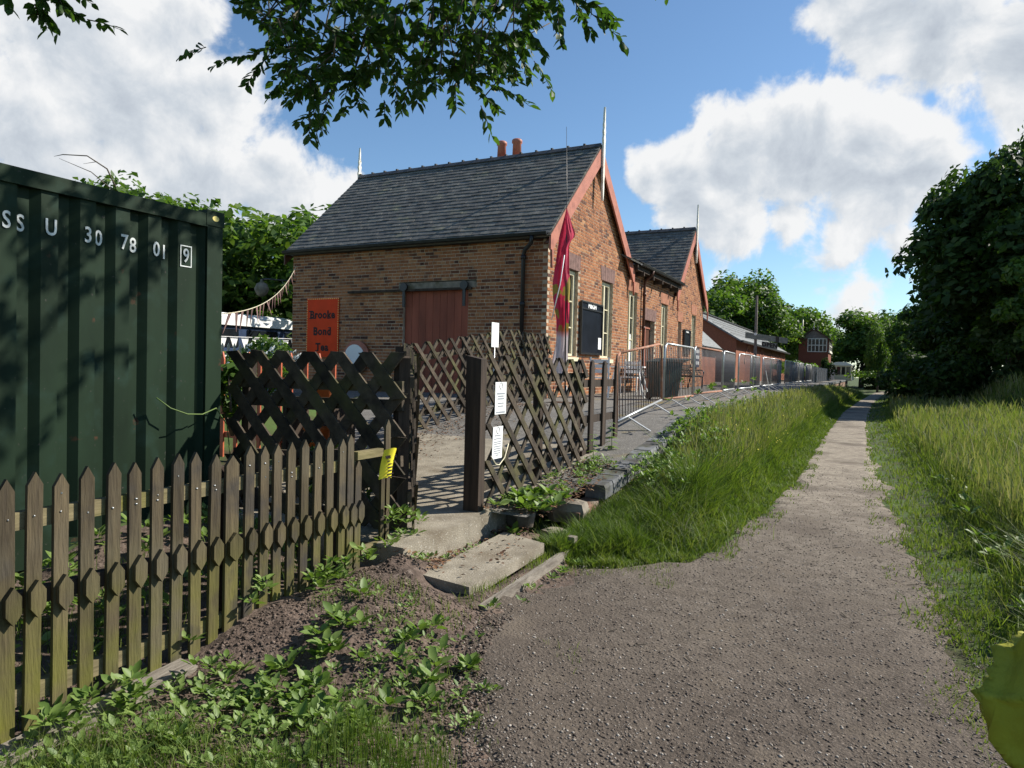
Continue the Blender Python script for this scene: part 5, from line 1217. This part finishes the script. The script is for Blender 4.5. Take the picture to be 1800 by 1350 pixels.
for i6, t6 in enumerate(TW):
    a = np.array(t6[:3])/100; c = np.array(t6[3:])/100; spray(a, c, int(5+np.linalg.norm(c-a)*34))
    for k in range(1):
        o1 = g.normal(size=3)*np.array([.16, .16, .09]); spray(a+o1, a+(c-a)*.9+o1+g.normal(size=3)*.08, int(4+np.linalg.norm(c-a)*26))
    if g.random() < .45: tb.tube([a, a+np.array([g.uniform(-.1, .3), g.uniform(-.2, .3), g.uniform(.25, .5)])], [.006, .008], 4)
# the rest of the crown, above and beyond the frame
for k in range(1700):
    x = g.uniform(-7.5, -.9); y = g.uniform(2.6, 7.8); z = g.uniform(4.6, 7.6)
    dep = -x*-.46*-1+y*.888
    dep = .46*(-x)*1.0+.888*y if x < 0 else .888*y
    if z < 1.6+.545*dep+.25: continue
    if (x+4.2)**2/12+(y-5)**2/7+(z-6.2)**2/3 > 1.1: continue
    dv = g.normal(size=3)*np.array([.35, .35, .18]); spray((x, y, z), np.array([x, y, z])+dv, 11)
tb.build('twigs', 'bark', ot)
P, D, Nn, S = map(np.array, (P, D, Nn, S)); V, F = leaf_quads(P, D, Nn, S, g)
tint = np.repeat(np.clip(g.normal(.45, .25, len(P)), 0, 1), 6)
lo = link_mesh('leaves', np_mesh('leaves', V-np.array(OFF[ot]), F, 'leafnear', tint), ot); lo['kind'] = 'stuff'

# ------------------------------------------------------------------ grass, weeds, stones
def blades(x, y, z, h, w, lean, tint, seed, zoff=0.):
    g = np.random.default_rng(seed); n = len(x); a = g.uniform(0, 6.283, n); la = g.uniform(0, 6.283, n)
    dx, dy = np.cos(a)*w/2, np.sin(a)*w/2; lx, ly = np.cos(la)*lean*h, np.sin(la)*lean*h
    B = np.stack([x, y, z], 1); up_ = np.zeros((n, 3)); up_[:, 2] = h
    side = np.stack([dx, dy, np.zeros(n)], 1); ln = np.stack([lx, ly, -np.abs(lean)*h*.25], 1)
    V = np.stack([B-side, B+side, B+up_*.55+ln*.3-side*.8, B+up_*.55+ln*.3+side*.8, B+up_+ln], 1).reshape(-1, 3)
    k = (np.arange(n)*5)[:, None]; T = np.array([[0, 1, 3], [0, 3, 2], [2, 3, 4]])
    return V, (k[:, :, None]+T[None]).reshape(-1, 3), np.repeat(tint, 3)
def patch(x, y, s=1.):
    return np.clip(.5+.5*bumps(x*.9*s+2, y*.8*s)+.25*bumps(x*3*s, y*3*s), 0, 1)
def join(parts):
    Vs, Fs, Ts = [], [], []; o = 0
    for V, F, t in parts: Vs.append(V); Fs.append(F+o); Ts.append(t); o += len(V)
    return np.concatenate(Vs), np.concatenate(Fs), np.concatenate(Ts)
g = np.random.default_rng(9)
def ysample(n, a, b, p=1.3):
    u = g.random(n); q = 1-p; return (a**q+(b**q-a**q)*u)**(1/q)
# right-hand meadow
n = 150000; y = ysample(n, 1.5, 52, 1.35); e_ = g.random(n)**1.1*(.22*y+2.2); x = pr(y)-.06+e_
pt = patch(x, y); edge_f = sstep(.45, 1.25, e_)
h = (.035+.05*g.random(n))*(1-edge_f)+edge_f*(.14+.26*g.random(n)+.20*pt)*sstep(2.0, 6, y+3)
keep = (g.random(n) < np.where(e_ < .5, .35+.65*sstep(.0, .5, e_)*patch(x*2, y*2), 1)) ; keep &= ~((y < 4.5) & (e_ < .35) & (g.random(n) > .5*patch(x*3, y*3)+.2))
x, y, h, e_, pt, edge_f = (v[keep] for v in (x, y, h, e_, pt, edge_f))
cell2 = np.abs(np.sin(np.floor(x*5)*12.9898+np.floor(y*4)*78.233)*43758.5453) % 1; h = h*(.6+.75*cell2); h *= np.where(g.random(len(x)) < .08, 1.45, 1)
tn = np.clip(.20*(cell2-.5)+.22+.22*(1-edge_f)+.34*edge_f*pt*g.random(len(x))+g.normal(size=len(x))*.13+.10*sstep(5, 20, y)*edge_f, 0, 1)
P1 = blades(x, y, gz(x, y), h, .004+.0008*y, .25+.45*g.random(len(x)), tn, 1)
# seed heads
n = 26000; y = ysample(n, 3.2, 50, 1.2); e_ = .75+g.random(n)*(.22*y+1.6); x = pr(y)+e_; pt = patch(x, y); k = g.random(n) < .25+.75*pt; x, y = x[k], y[k]
h = g.uniform(.34, .68, len(x))*sstep(.5, 6, y+1.); P2 = blades(x, y, gz(x, y), h, .0025+.0006*y, .12+.2*g.random(len(x)), np.clip(g.normal(.78, .14, len(x)), 0, 1), 2)
P2b = blades(x, y, gz(x, y)+h*.70, h*.36, .005+.0009*y, .15+.35*g.random(len(x)), np.clip(g.normal(.82, .16, len(x)), 0, 1), 3)
tag(link_mesh('meadow_grass', np_mesh('meadow_grass', *join([P1, P2, P2b])[:2], 'grass', join([P1, P2, P2b])[2])), 'tall seeding meadow grass to the right of the path', 'grass', kind='stuff')
# bank between path and platform
n = 120000; y = ysample(n, 5.15, 60, 1.5); wd = np.minimum(1.5, (pl(y)+2.42)); e_ = g.random(n)*np.maximum(wd, .2); x = pl(y)+.05-e_
pt = patch(x+5, y); ef = sstep(.18, .62, e_)
h = (.04+.06*g.random(n))*(1-ef)+ef*(.10+.24*g.random(n)+.26*patch(x*2.3, y*1.6))
h *= np.where(y < 7.2, .8, 1)
cell = np.abs(np.sin(np.floor(x*7)*12.9898+np.floor(y*6)*78.233)*43758.5453) % 1; h *= .55+.8*cell; h *= np.where(g.random(n) < .10, 1.6, 1)
cap_ = plat(y)+np.where(y < 10.5, -.06, .12)-gz(x, y); h = np.where(x < -1.75, np.minimum(h, np.maximum(cap_, .05)*g.uniform(.7, 1.05, n)), h)
tn = np.clip(.24+.16*(1-ef)+.24*ef*pt*sstep(7, 14, y)+.16*(patch(x*3.1+4, y*2.1)-.5)+.22*(cell-.5)+g.normal(size=n)*.13, 0, 1)
kk = (x < -2.25) & (g.random(n) < .6); x, y, h, tn = x[~kk], y[~kk], h[~kk], tn[~kk]
P1 = blades(x, y, gz(x, y), h, .004+.0008*y, .3+.5*g.random(len(x)), tn, 4)
n = 9000; y = ysample(n, 7.5, 55, 1.2); x = pl(y)-.45-g.random(n)*.65; h = g.uniform(.32, .60, n)*sstep(5, 11, y)
P2 = blades(x, y, gz(x, y), h, .0025+.0006*y, .15+.2*g.random(n), np.clip(g.normal(.75, .15, n), 0, 1), 5); P2b = blades(x, y, gz(x, y)+h*.7, h*.36, .005+.0008*y, .15+.2*g.random(n), np.clip(g.normal(.86, .1, n), 0, 1), 6)
# arching pale tussocks
def tussock(cx, cy, n, r, hh, seed):
    gg = np.random.default_rng(seed); x = cx+gg.normal(size=n)*r; y = cy+gg.normal(size=n)*r
    return blades(x, y, gz(x, y), gg.uniform(.5, 1, n)*hh, np.full(n, .007), gg.uniform(.5, 1.2, n), np.clip(gg.normal(.5, .22, n), 0, 1), seed)
n = 6000; y = ysample(n, 5.2, 30, 1.6); e_ = -g.random(n)**1.8*.26*sstep(26, 8, y); x = pl(y)+.03-e_; k = patch(x*3, y*3)+g.normal(size=n)*.15 > .55; x, y = x[k], y[k]
P3 = blades(x, y, gz(x, y)+.02, g.uniform(.012, .06, len(x)), .004+.0008*y, .4+.4*g.random(len(x)), np.clip(g.normal(.45, .16, len(x)), 0, 1), 14)
n = 7000; y = ysample(n, 2.2, 30, 1.5); e_ = -g.random(n)**1.8*.30*sstep(22, 7, y); x = pr(y)-.03+e_; k = patch(x*3, y*3)+g.normal(size=n)*.15 > .5; x, y = x[k], y[k]
P4 = blades(x, y, gz(x, y)+.02, g.uniform(.012, .055, len(x)), .004+.0008*y, .4+.4*g.random(len(x)), np.clip(g.normal(.5, .16, len(x)), 0, 1), 15)
J = join([P1, P2, P2b, P3, P4, tussock(-1.72, 6.9, 420, .22, .55, 61), tussock(-1.55, 6.3, 500, .26, .34, 62), tussock(-1.9, 7.8, 260, .2, .5, 63)])
tag(link_mesh('bank_grass', np_mesh('bank_grass', J[0], J[1], 'grass', J[2])), 'rough green grass on the bank between the path and the platform', 'grass', kind='stuff')
J = join([tussock(1.35+.35*k, 6.0+.55*k, 420, .22, .62, 70+k) for k in range(5)]+[tussock(1.0, 3.9, 260, .16, .25, 80), tussock(1.15, 5.0, 300, .2, .4, 81)])
tag(link_mesh('tussock_grass', np_mesh('tussock_grass', J[0], J[1], 'grass', J[2])), 'arching pale tussocks at the right of the path', 'grass', kind='stuff')
# foreground left grass
def area(n, x0, x1, y0, y1, h0, h1, thr, seed, tm=.35, w=.0045, lean=.4):
    gg = np.random.default_rng(seed); x = gg.uniform(x0, x1, n); y = gg.uniform(y0, y1, n); k = patch(x*2.2, y*2.2) > thr+gg.normal(size=n)*.12; x, y = x[k], y[k]; m_ = len(x)
    return blades(x, y, gz(x, y), gg.uniform(h0, h1, m_), np.full(m_, w), lean*gg.uniform(.4, 1.3, m_), np.clip(gg.normal(tm, .14, m_), 0, 1), seed)
J = join([area(3400, -2.85, -1.75, 1.15, 1.95, .06, .24, .52, 91, .4, .0032, .6), area(1700, -1.95, -1.35, 1.5, 2.3, .10, .27, .45, 92, .30, .0028, .25), area(2500, -2.9, -1.3, 2.1, 3.6, .03, .09, .62, 93, .45), area(3000, -4.6, -3.2, 1.2, 4.1, .06, .22, .5, 94), area(1500, -2.1, -1.2, 4.9, 6.0, .03, .08, .5, 95, .5), area(900, -2.9, -2.25, 5.1, 6.3, .05, .15, .45, 96),
          area(700, -2.3, -2.15, 3.7, 5.4, .03, .08, .4, 97, .5), area(9000, .3, 1.3, 1.7, 5.6, .015, .055, .52, 98, .55), area(1500, .0, .7, 2.4, 6.2, .012, .04, .62, 99, .55)])
tag(link_mesh('verge_grass', np_mesh('verge_grass', J[0], J[1], 'grass', J[2])), 'patchy grass growing through the soil in the left foreground', 'grass', kind='stuff')
# broad leaved weeds
P, D, Nn, S = [], [], [], []
def rosette(x, y, n, s0, s1, lift=0., el=(.25, 1.0)):
    z = float(plat(y) if (x < -2.38 and y > 5.25) else gz(x, y))+lift; a0 = g.uniform(0, 6.28)
    for k in range(n):
        a = a0+2.4*k; e = g.uniform(*el); d = np.array([math.cos(a)*math.cos(e), math.sin(a)*math.cos(e), math.sin(e)]); nn = np.array([-math.cos(a)*math.sin(e), -math.sin(a)*math.sin(e), math.cos(e)])+g.normal(size=3)*.25
        nn -= d*nn.dot(d); nn /= np.linalg.norm(nn); P.append(np.array([x, y, z+g.uniform(0, .02)])+d*.02); D.append(d); Nn.append(nn); S.append(g.uniform(s0, s1))
def scatter(n, x0, x1, y0, y1, nl, s0, s1, thr=.0, lift=0, el=(.2, .9)):
    c = 0; tr_ = 0
    while c < n and tr_ < n*30:
        tr_ += 1; x = g.uniform(x0, x1); y = g.uniform(y0, y1)
        if float(patch(np.array(x*2.), np.array(y*2.))) < thr: continue
        rosette(x, y, g.integers(nl-2, nl+3), s0, s1, g.uniform(0, lift) if lift else 0, el); c += 1
scatter(170, -2.95, -1.8, 1.2, 2.4, 9, .02, .062, .25, .07); scatter(46, -2.75, -1.75, 2.2, 3.3, 9, .04, .10, .42, .02); scatter(240, -2.85, -1.5, 1.3, 3.4, 8, .014, .045, .38, .03)
scatter(60, -3.08, -2.9, 1.5, 3.8, 7, .03, .08, .2, .15); scatter(150, -4.55, -3.2, 1.2, 4.1, 8, .04, .10, .35, .15)
scatter(26, -2.85, -2.3, 5.2, 5.9, 9, .06, .13, 0, .06); scatter(12, -2.12, -2.0, 3.7, 5.5, 8, .025, .06, 0, .02); scatter(20, -2.85, -2.66, 3.9, 5.3, 7, .02, .05, 0, .02)
scatter(30, -3.15, -3.0, 3.95, 4.5, 7, .04, .09, 0, .45)
k0 = len(P)
scatter(800, -2.3, -1.6, 7.0, 12.5, 7, .03, .07, .2, .42, (.0, 1.1)); scatter(130, -2.97, -2.45, 5.3, 7.6, 7, .02, .055, .1, .05); scatter(200, -2.45, -1.6, 9, 20, 7, .05, .10, .3, .45, (.0, 1.1)); scatter(90, .9, 2.6, 5, 12, 8, .05, .12, .5, .2)
Pn, Dn, Nnn, Sn = map(np.array, (P, D, Nn, S)); V, F = leaf_quads(Pn, Dn, Nnn, Sn, g)
tint = np.repeat(np.clip(g.normal(.45, .2, len(Pn)), 0, 1), 6)
tag(link_mesh('weeds', np_mesh('weeds', V, F, 'weed', tint)), 'broad leaved weeds along the fence, step and bank', 'weeds', kind='stuff')
# yellow flowers on the bank
q = MB()
for k in range(170):
    y = g.uniform(10, 26); x = float(pl(y))-g.uniform(.35, 1.1); z = float(gz(x, y))+g.uniform(.25, .5)
    q.add([(x-.02, y, z), (x, y-.012, z+.005), (x+.02, y, z), (x, y+.012, z+.01), (x, y, z+.02)], [(0, 1, 4), (1, 2, 4), (2, 3, 4), (3, 0, 4)])
tag(q.build('wild_flowers', 'yellow'), 'tiny yellow wild flowers scattered on the grassy bank', 'flowers', kind='stuff')
# nettles
def nettle(label, x, y, h):
    t = thing('nettle', label, 'plant', (x, y, float(gz(x, y))))
    q = MB(); q.tube([(0, 0, -.1), (.02, .01, h*.5), (.0, .03, h)], [.006, .005, .003], 5); link_mesh('stem', mesh_of('stem', q.v, q.f, 'weedstem', q.t, q.sm), t)
    p, d, nn, s = [], [], [], []
    for k in range(9):
        z = h*(.25+.75*k/8)
        for j in range(4 if k % 2 else 2):
            a = (k % 2)*1.57+j*3.1416/(2 if k % 2 else 1); dd = np.array([math.cos(a)*.85, math.sin(a)*.85, -.25]); n_ = np.array([0, 0, 1.])+dd*.3
            n_ -= dd*n_.dot(dd)/dd.dot(dd); p.append([.01, .015, z]); d.append(dd/np.linalg.norm(dd)); nn.append(n_/np.linalg.norm(n_)); s.append(.05+.09*(1-k/9))
    V, F = leaf_quads(np.array(p), np.array(d), np.array(nn), np.array(s), g); link_mesh('leaves', np_mesh('leaves', V, F, 'weed', np.full(len(F), .5)), t)
nettle('leafy nettle against the left dark picket', -2.80, 7.45, .66); nettle('leafy nettle between the right two dark pickets', -2.84, 8.2, .62)
# climbing tendril at the container corner
q = MB(); q.tube([(-4.70, 3.33, 1.30), (-4.66, 3.42, 1.22), (-4.64, 3.55, 1.17), (-4.66, 3.70, 1.16), (-4.70, 3.86, 1.2), (-4.76, 4.02, 1.05), (-4.78, 4.1, .6)], .005, 5)
vt = tag(q.build('tendril', 'weedstem'), 'thin green creeper tendril reaching along the container corner', 'creeper')
# stones on the path, clods on the soil, litter
def stones(n, xy, s0, s1, seed, m, name, label, tmean=.45, flat=.6):
    gg = np.random.default_rng(seed); x, y = xy; n = len(x); s = s0+(s1-s0)*gg.random(n)**3
    base = np.array([[1, 0, 0], [0, 1, 0], [-1, 0, 0], [0, -1, 0], [0, 0, 1], [0, 0, -1]], float)
    V = base[None]*gg.uniform(.6, 1.3, (n, 6, 1))*s[:, None, None]; V[:, :, 2] *= flat
    a = gg.uniform(0, 6.28, n); ca, sa = np.cos(a)[:, None], np.sin(a)[:, None]
    X = V[:, :, 0]*ca-V[:, :, 1]*sa+x[:, None]; Y = V[:, :, 0]*sa+V[:, :, 1]*ca+y[:, None]
    inside = (x > pl(y)) & (x < pr(y))
    Z = V[:, :, 2]+(gz(x, y)+np.where(inside, .024, 0))[:, None]+s[:, None]*.12
    T = np.array([[0, 1, 4], [1, 2, 4], [2, 3, 4], [3, 0, 4], [1, 0, 5], [2, 1, 5], [3, 2, 5], [0, 3, 5]])
    F = (np.arange(n)[:, None, None]*6+T[None]).reshape(-1, 3)
    t = np.repeat(np.clip(gg.normal(tmean, .25, n), 0, 1), 8)
    tag(link_mesh(name, np_mesh(name, np.stack([X, Y, Z], -1).reshape(-1, 3), F, m, t)), label, 'stones', kind='stuff')
n = 50000; y = ysample(n, 1.7, 13, 2.0); f_ = g.random(n); x = pl(y)-.15+(pr(y)-pl(y)+.35)*f_
stones(n, (x, y), .0022, .0115, 101, 'pebble', 'gravel', 'loose gravel stones on the path', .52)
n = 17000; x = g.uniform(-3.05, -1.5, n); y = g.uniform(1.3, 4.2, n); k = (x < pl(y)+.15) & ~((x > -2.75) & (y > 3.75))
stones(0, (x[k], y[k]), .003, .017, 102, 'soilclod', 'soil_clods', 'crumbly soil clods and leaf mould beside the fence', .38)
def litter(n, fx, fy, fz, seed):
    gg = np.random.default_rng(seed); x = fx(gg, n); y = fy(gg, n); z = fz(x, y)+gg.uniform(.004, .018, n); p = np.stack([x, y, z], 1)
    a = gg.uniform(0, 6.28, n); d = np.stack([np.cos(a), np.sin(a), gg.normal(size=n)*.25], 1); nn = np.stack([gg.normal(size=n)*.3, gg.normal(size=n)*.3, np.ones(n)], 1); nn /= np.linalg.norm(nn, axis=1)[:, None]
    V, F = leaf_quads(p, d, nn, gg.uniform(.015, .05, n), gg); return V, F, np.repeat(np.clip(gg.normal(.45, .3, n), 0, 1), 6)
J = join([litter(1800, lambda q_, n_: -5.8+np.abs(q_.normal(size=n_))*.5, lambda q_, n_: q_.uniform(6.8, 11.5, n_), lambda x, y: plat(y), 1), litter(1500, lambda q_, n_: q_.uniform(-2.98, -2.4, n_), lambda q_, n_: q_.uniform(5.25, 7.6, n_), lambda x, y: plat(y)+.003, 2),
          litter(60, lambda q_, n_: q_.uniform(-2.7, -2.25, n_), lambda q_, n_: q_.uniform(3.9, 5.1, n_), lambda x, y: x*0+.178, 3), litter(500, lambda q_, n_: q_.uniform(-2.9, -2.62, n_), lambda q_, n_: q_.uniform(3.9, 5.6, n_), lambda x, y: gz(x, y)+.02, 4)])
tag(link_mesh('leaf_litter', np_mesh('leaf_litter', J[0], J[1], 'litter', J[2])), 'dry brown leaf litter along the ramp and broken platform end', 'litter', kind='stuff')
q = MB()
for k in range(40): 
    y = g.uniform(2.2, 9); x = g.uniform(float(pl(y)), float(pr(y))); a = g.uniform(0, 3.14); L_ = g.uniform(.03, .09); z = float(gz(x, y))+.03
    q.beam((x, y, z), (x+L_*math.cos(a), y+L_*math.sin(a), z+.004), .004, .004)
tag(q.build('twig_scraps', 'bark'), 'small dry twigs lying about on the gravel', 'twigs', kind='stuff')

# ------------------------------------------------------------------ companion at the right edge
def person():
    px, py = .685, 1.68; zg = float(gz(px, py))
    t = thing('person', 'person in a lime green coat, only one side showing at the right edge', 'person', (px, py, zg))
    def skin(name, nodes, edges, m, root=0, sub=2):
        me = bpy.data.meshes.new(name); me.from_pydata([n_[0] for n_ in nodes], edges, []); me.materials.append(M[m])
        o = bpy.data.objects.new(name, me); COL.objects.link(o); o.parent = t
        md = o.modifiers.new('Skin', 'SKIN'); md.use_smooth_shade = True
        sk = me.skin_vertices[0].data if me.skin_vertices else None
        if sk is None:
            bpy.context.view_layer.objects.active = o; sk = me.skin_vertices[0].data
        for i, n_ in enumerate(nodes): sk[i].radius = n_[1]; sk[i].use_root = (i == root)
        s2 = o.modifiers.new('Subdivision', 'SUBSURF'); s2.levels = sub; s2.render_levels = sub
        return o
    # coat with both sleeves (one surface), the wearer faces +Y
    N_ = [((0, 0, .98), (.20, .15)), ((0, .0, 1.15), (.185, .14)), ((0, -.01, 1.32), (.20, .14)), ((0, -.01, 1.44), (.13, .10)), ((0, 0, 1.50), (.065, .065)),
          ((-.20, -.01, 1.41), (.085, .085)), ((-.28, -.03, 1.18), (.05, .05)), ((-.34, -.03, .98), (.04, .04)), ((-.30, .13, .90), (.04, .04)), ((-.26, .22, .87), (.04, .04)),
          ((.20, -.01, 1.41), (.085, .085)), ((.28, -.03, 1.22), (.075, .075)), ((.32, .0, 1.05), (.068, .068)), ((.30, .15, .94), (.058, .06)), ((.26, .25, .92), (.05, .055)), ((0, 0, .86), (.25, .19)), ((0, 0, .76), (.27, .21))]
    E_ = [(0, 1), (1, 2), (2, 3), (3, 4), (3, 5), (5, 6), (6, 7), (7, 8), (8, 9), (3, 10), (10, 11), (11, 12), (12, 13), (13, 14), (0, 15), (15, 16)]
    o = skin('coat', N_, E_, 'jacket', 0, 4)
    dm = o.modifiers.new('Folds', 'DISPLACE'); tx = bpy.data.textures.new('folds', 'CLOUDS'); tx.noise_scale = .075; tx.noise_depth = 1; dm.texture = tx; dm.strength = .035; dm.mid_level = .5
    # left sleeve: a creased tube of cloth from the shoulder round the bent elbow to the cuff
    path = [Vector((-.17, -.01, 1.42)), Vector((-.27, -.03, 1.24)), Vector((-.345, -.035, 1.07)), Vector((-.375, -.01, .965)), Vector((-.35, .07, .905)), Vector((-.30, .15, .885)), Vector((-.255, .235, .86))]
    V, F = [], []; nr, ns = 90, 56
    for i in range(nr):
        f_ = i/(nr-1)*(len(path)-1); k = min(int(f_), len(path)-2); fr = f_-k
        p0_, p1_ = path[k], path[k+1]; pm, pp = path[max(k-1, 0)], path[min(k+2, len(path)-1)]
        c_ = .5*((2*p0_)+(p1_-pm)*fr+(2*pm-5*p0_+4*p1_-pp)*fr*fr+(3*p0_-pm-3*p1_+pp)*fr**3); d_ = (p1_-p0_).normalized()
        qx = d_.cross(Vector((0, 1, .3))).normalized(); qy = d_.cross(qx); u_ = i/(nr-1); r_ = .072-.020*u_+.012*math.exp(-((u_-.52)/.12)**2)
        for j in range(ns):
            a_ = 6.2832*j/ns
            w1 = 1-abs(math.sin(9*u_*math.pi*.5+a_*1.0+.6*math.sin(a_*2))); w2 = 1-abs(math.sin(5*u_*math.pi-a_*2+1.3)); w3 = math.sin(a_*5+u_*17)
            rr_ = r_*(1+.55*w1**3*math.exp(-((u_-.5)/.33)**2)+.32*w2**4+.03*w3); pt_ = c_+(qx*math.cos(a_)+qy*math.sin(a_))*rr_; V.append(tuple(pt_))
    for i in range(nr-1):
        for j in range(ns): F.append((i*ns+j, i*ns+(j+1) % ns, (i+1)*ns+(j+1) % ns, (i+1)*ns+j))
    link_mesh('sleeve', np_mesh('sleeve', np.array(V), np.array(F), 'jacket', smooth=True), t)
    # body: legs, neck and head
    N2 = [((0, 0, .88), (.10, .09)), ((-.09, 0, .80), (.085, .085)), ((-.11, .02, .48), (.065, .07)), ((-.11, -.02, .10), (.045, .05)), ((-.11, .10, .045), (.045, .04)),
          ((.09, 0, .80), (.085, .085)), ((.11, .04, .48), (.065, .07)), ((.11, .02, .10), (.045, .05)), ((.11, .14, .045), (.045, .04))]
    skin('trousers', N2, [(0, 1), (1, 2), (2, 3), (3, 4), (0, 5), (5, 6), (6, 7), (7, 8)], 'navy')
    N3 = [((0, 0, 1.44), (.055, .055)), ((0, .01, 1.51), (.062, .066)), ((0, .02, 1.56), (.078, .092)), ((0, .03, 1.63), (.098, .118)), ((0, .02, 1.71), (.090, .108)), ((0, .135, 1.605), (.016, .02)), ((-.095, .01, 1.62), (.014, .026)), ((.095, .01, 1.62), (.014, .026))]
    skin('head', N3, [(0, 1), (1, 2), (2, 3), (3, 4), (3, 5), (3, 6), (3, 7)], 'skin')
    skin('hair', [((0, -.04, 1.56), (.085, .085)), ((0, -.03, 1.65), (.112, .115)), ((0, -.005, 1.74), (.105, .115))], [(0, 1), (1, 2)], 'hair')
    for s in (-1, 1):
        w = Vector((s*.25, .24, .90))
        nodes = [(w, (.032, .024)), (w+Vector((0, .06, -.01)), (.038, .02)), (w+Vector((0, .095, -.02)), (.036, .018))]
        edges = [(0, 1), (1, 2)]
        for k, (dx, ln_) in enumerate(((-.027, .066), (-.009, .078), (.009, .073), (.027, .058))):
            i = len(nodes); a = w+Vector((dx, .10, -.02)); nodes += [(a, (.0095, .0095)), (a+Vector((0, ln_*.5, -.012)), (.009, .009)), (a+Vector((0, ln_*.75, -.04)), (.008, .008))]; edges += [(2, i), (i, i+1), (i+1, i+2)]
        i = len(nodes); nodes += [(w+Vector((-s*.04, .05, -.01)), (.011, .011)), (w+Vector((-s*.058, .085, -.02)), (.0095, .0095))]; edges += [(1, i), (i, i+1)]
        skin('hand', nodes, edges, 'skin', 0, 1)
    q = MB(); q.tube([(-.235, .02, .70), (-.25, .0, .80), (-.25, .0, .93)], [.05, .07, .05], 10); link_mesh('glove', mesh_of('glove', q.v, q.f, 'navy', q.t, q.sm), t)
    return t
pn_ = person(); pn_.rotation_euler = (0, 0, .1)
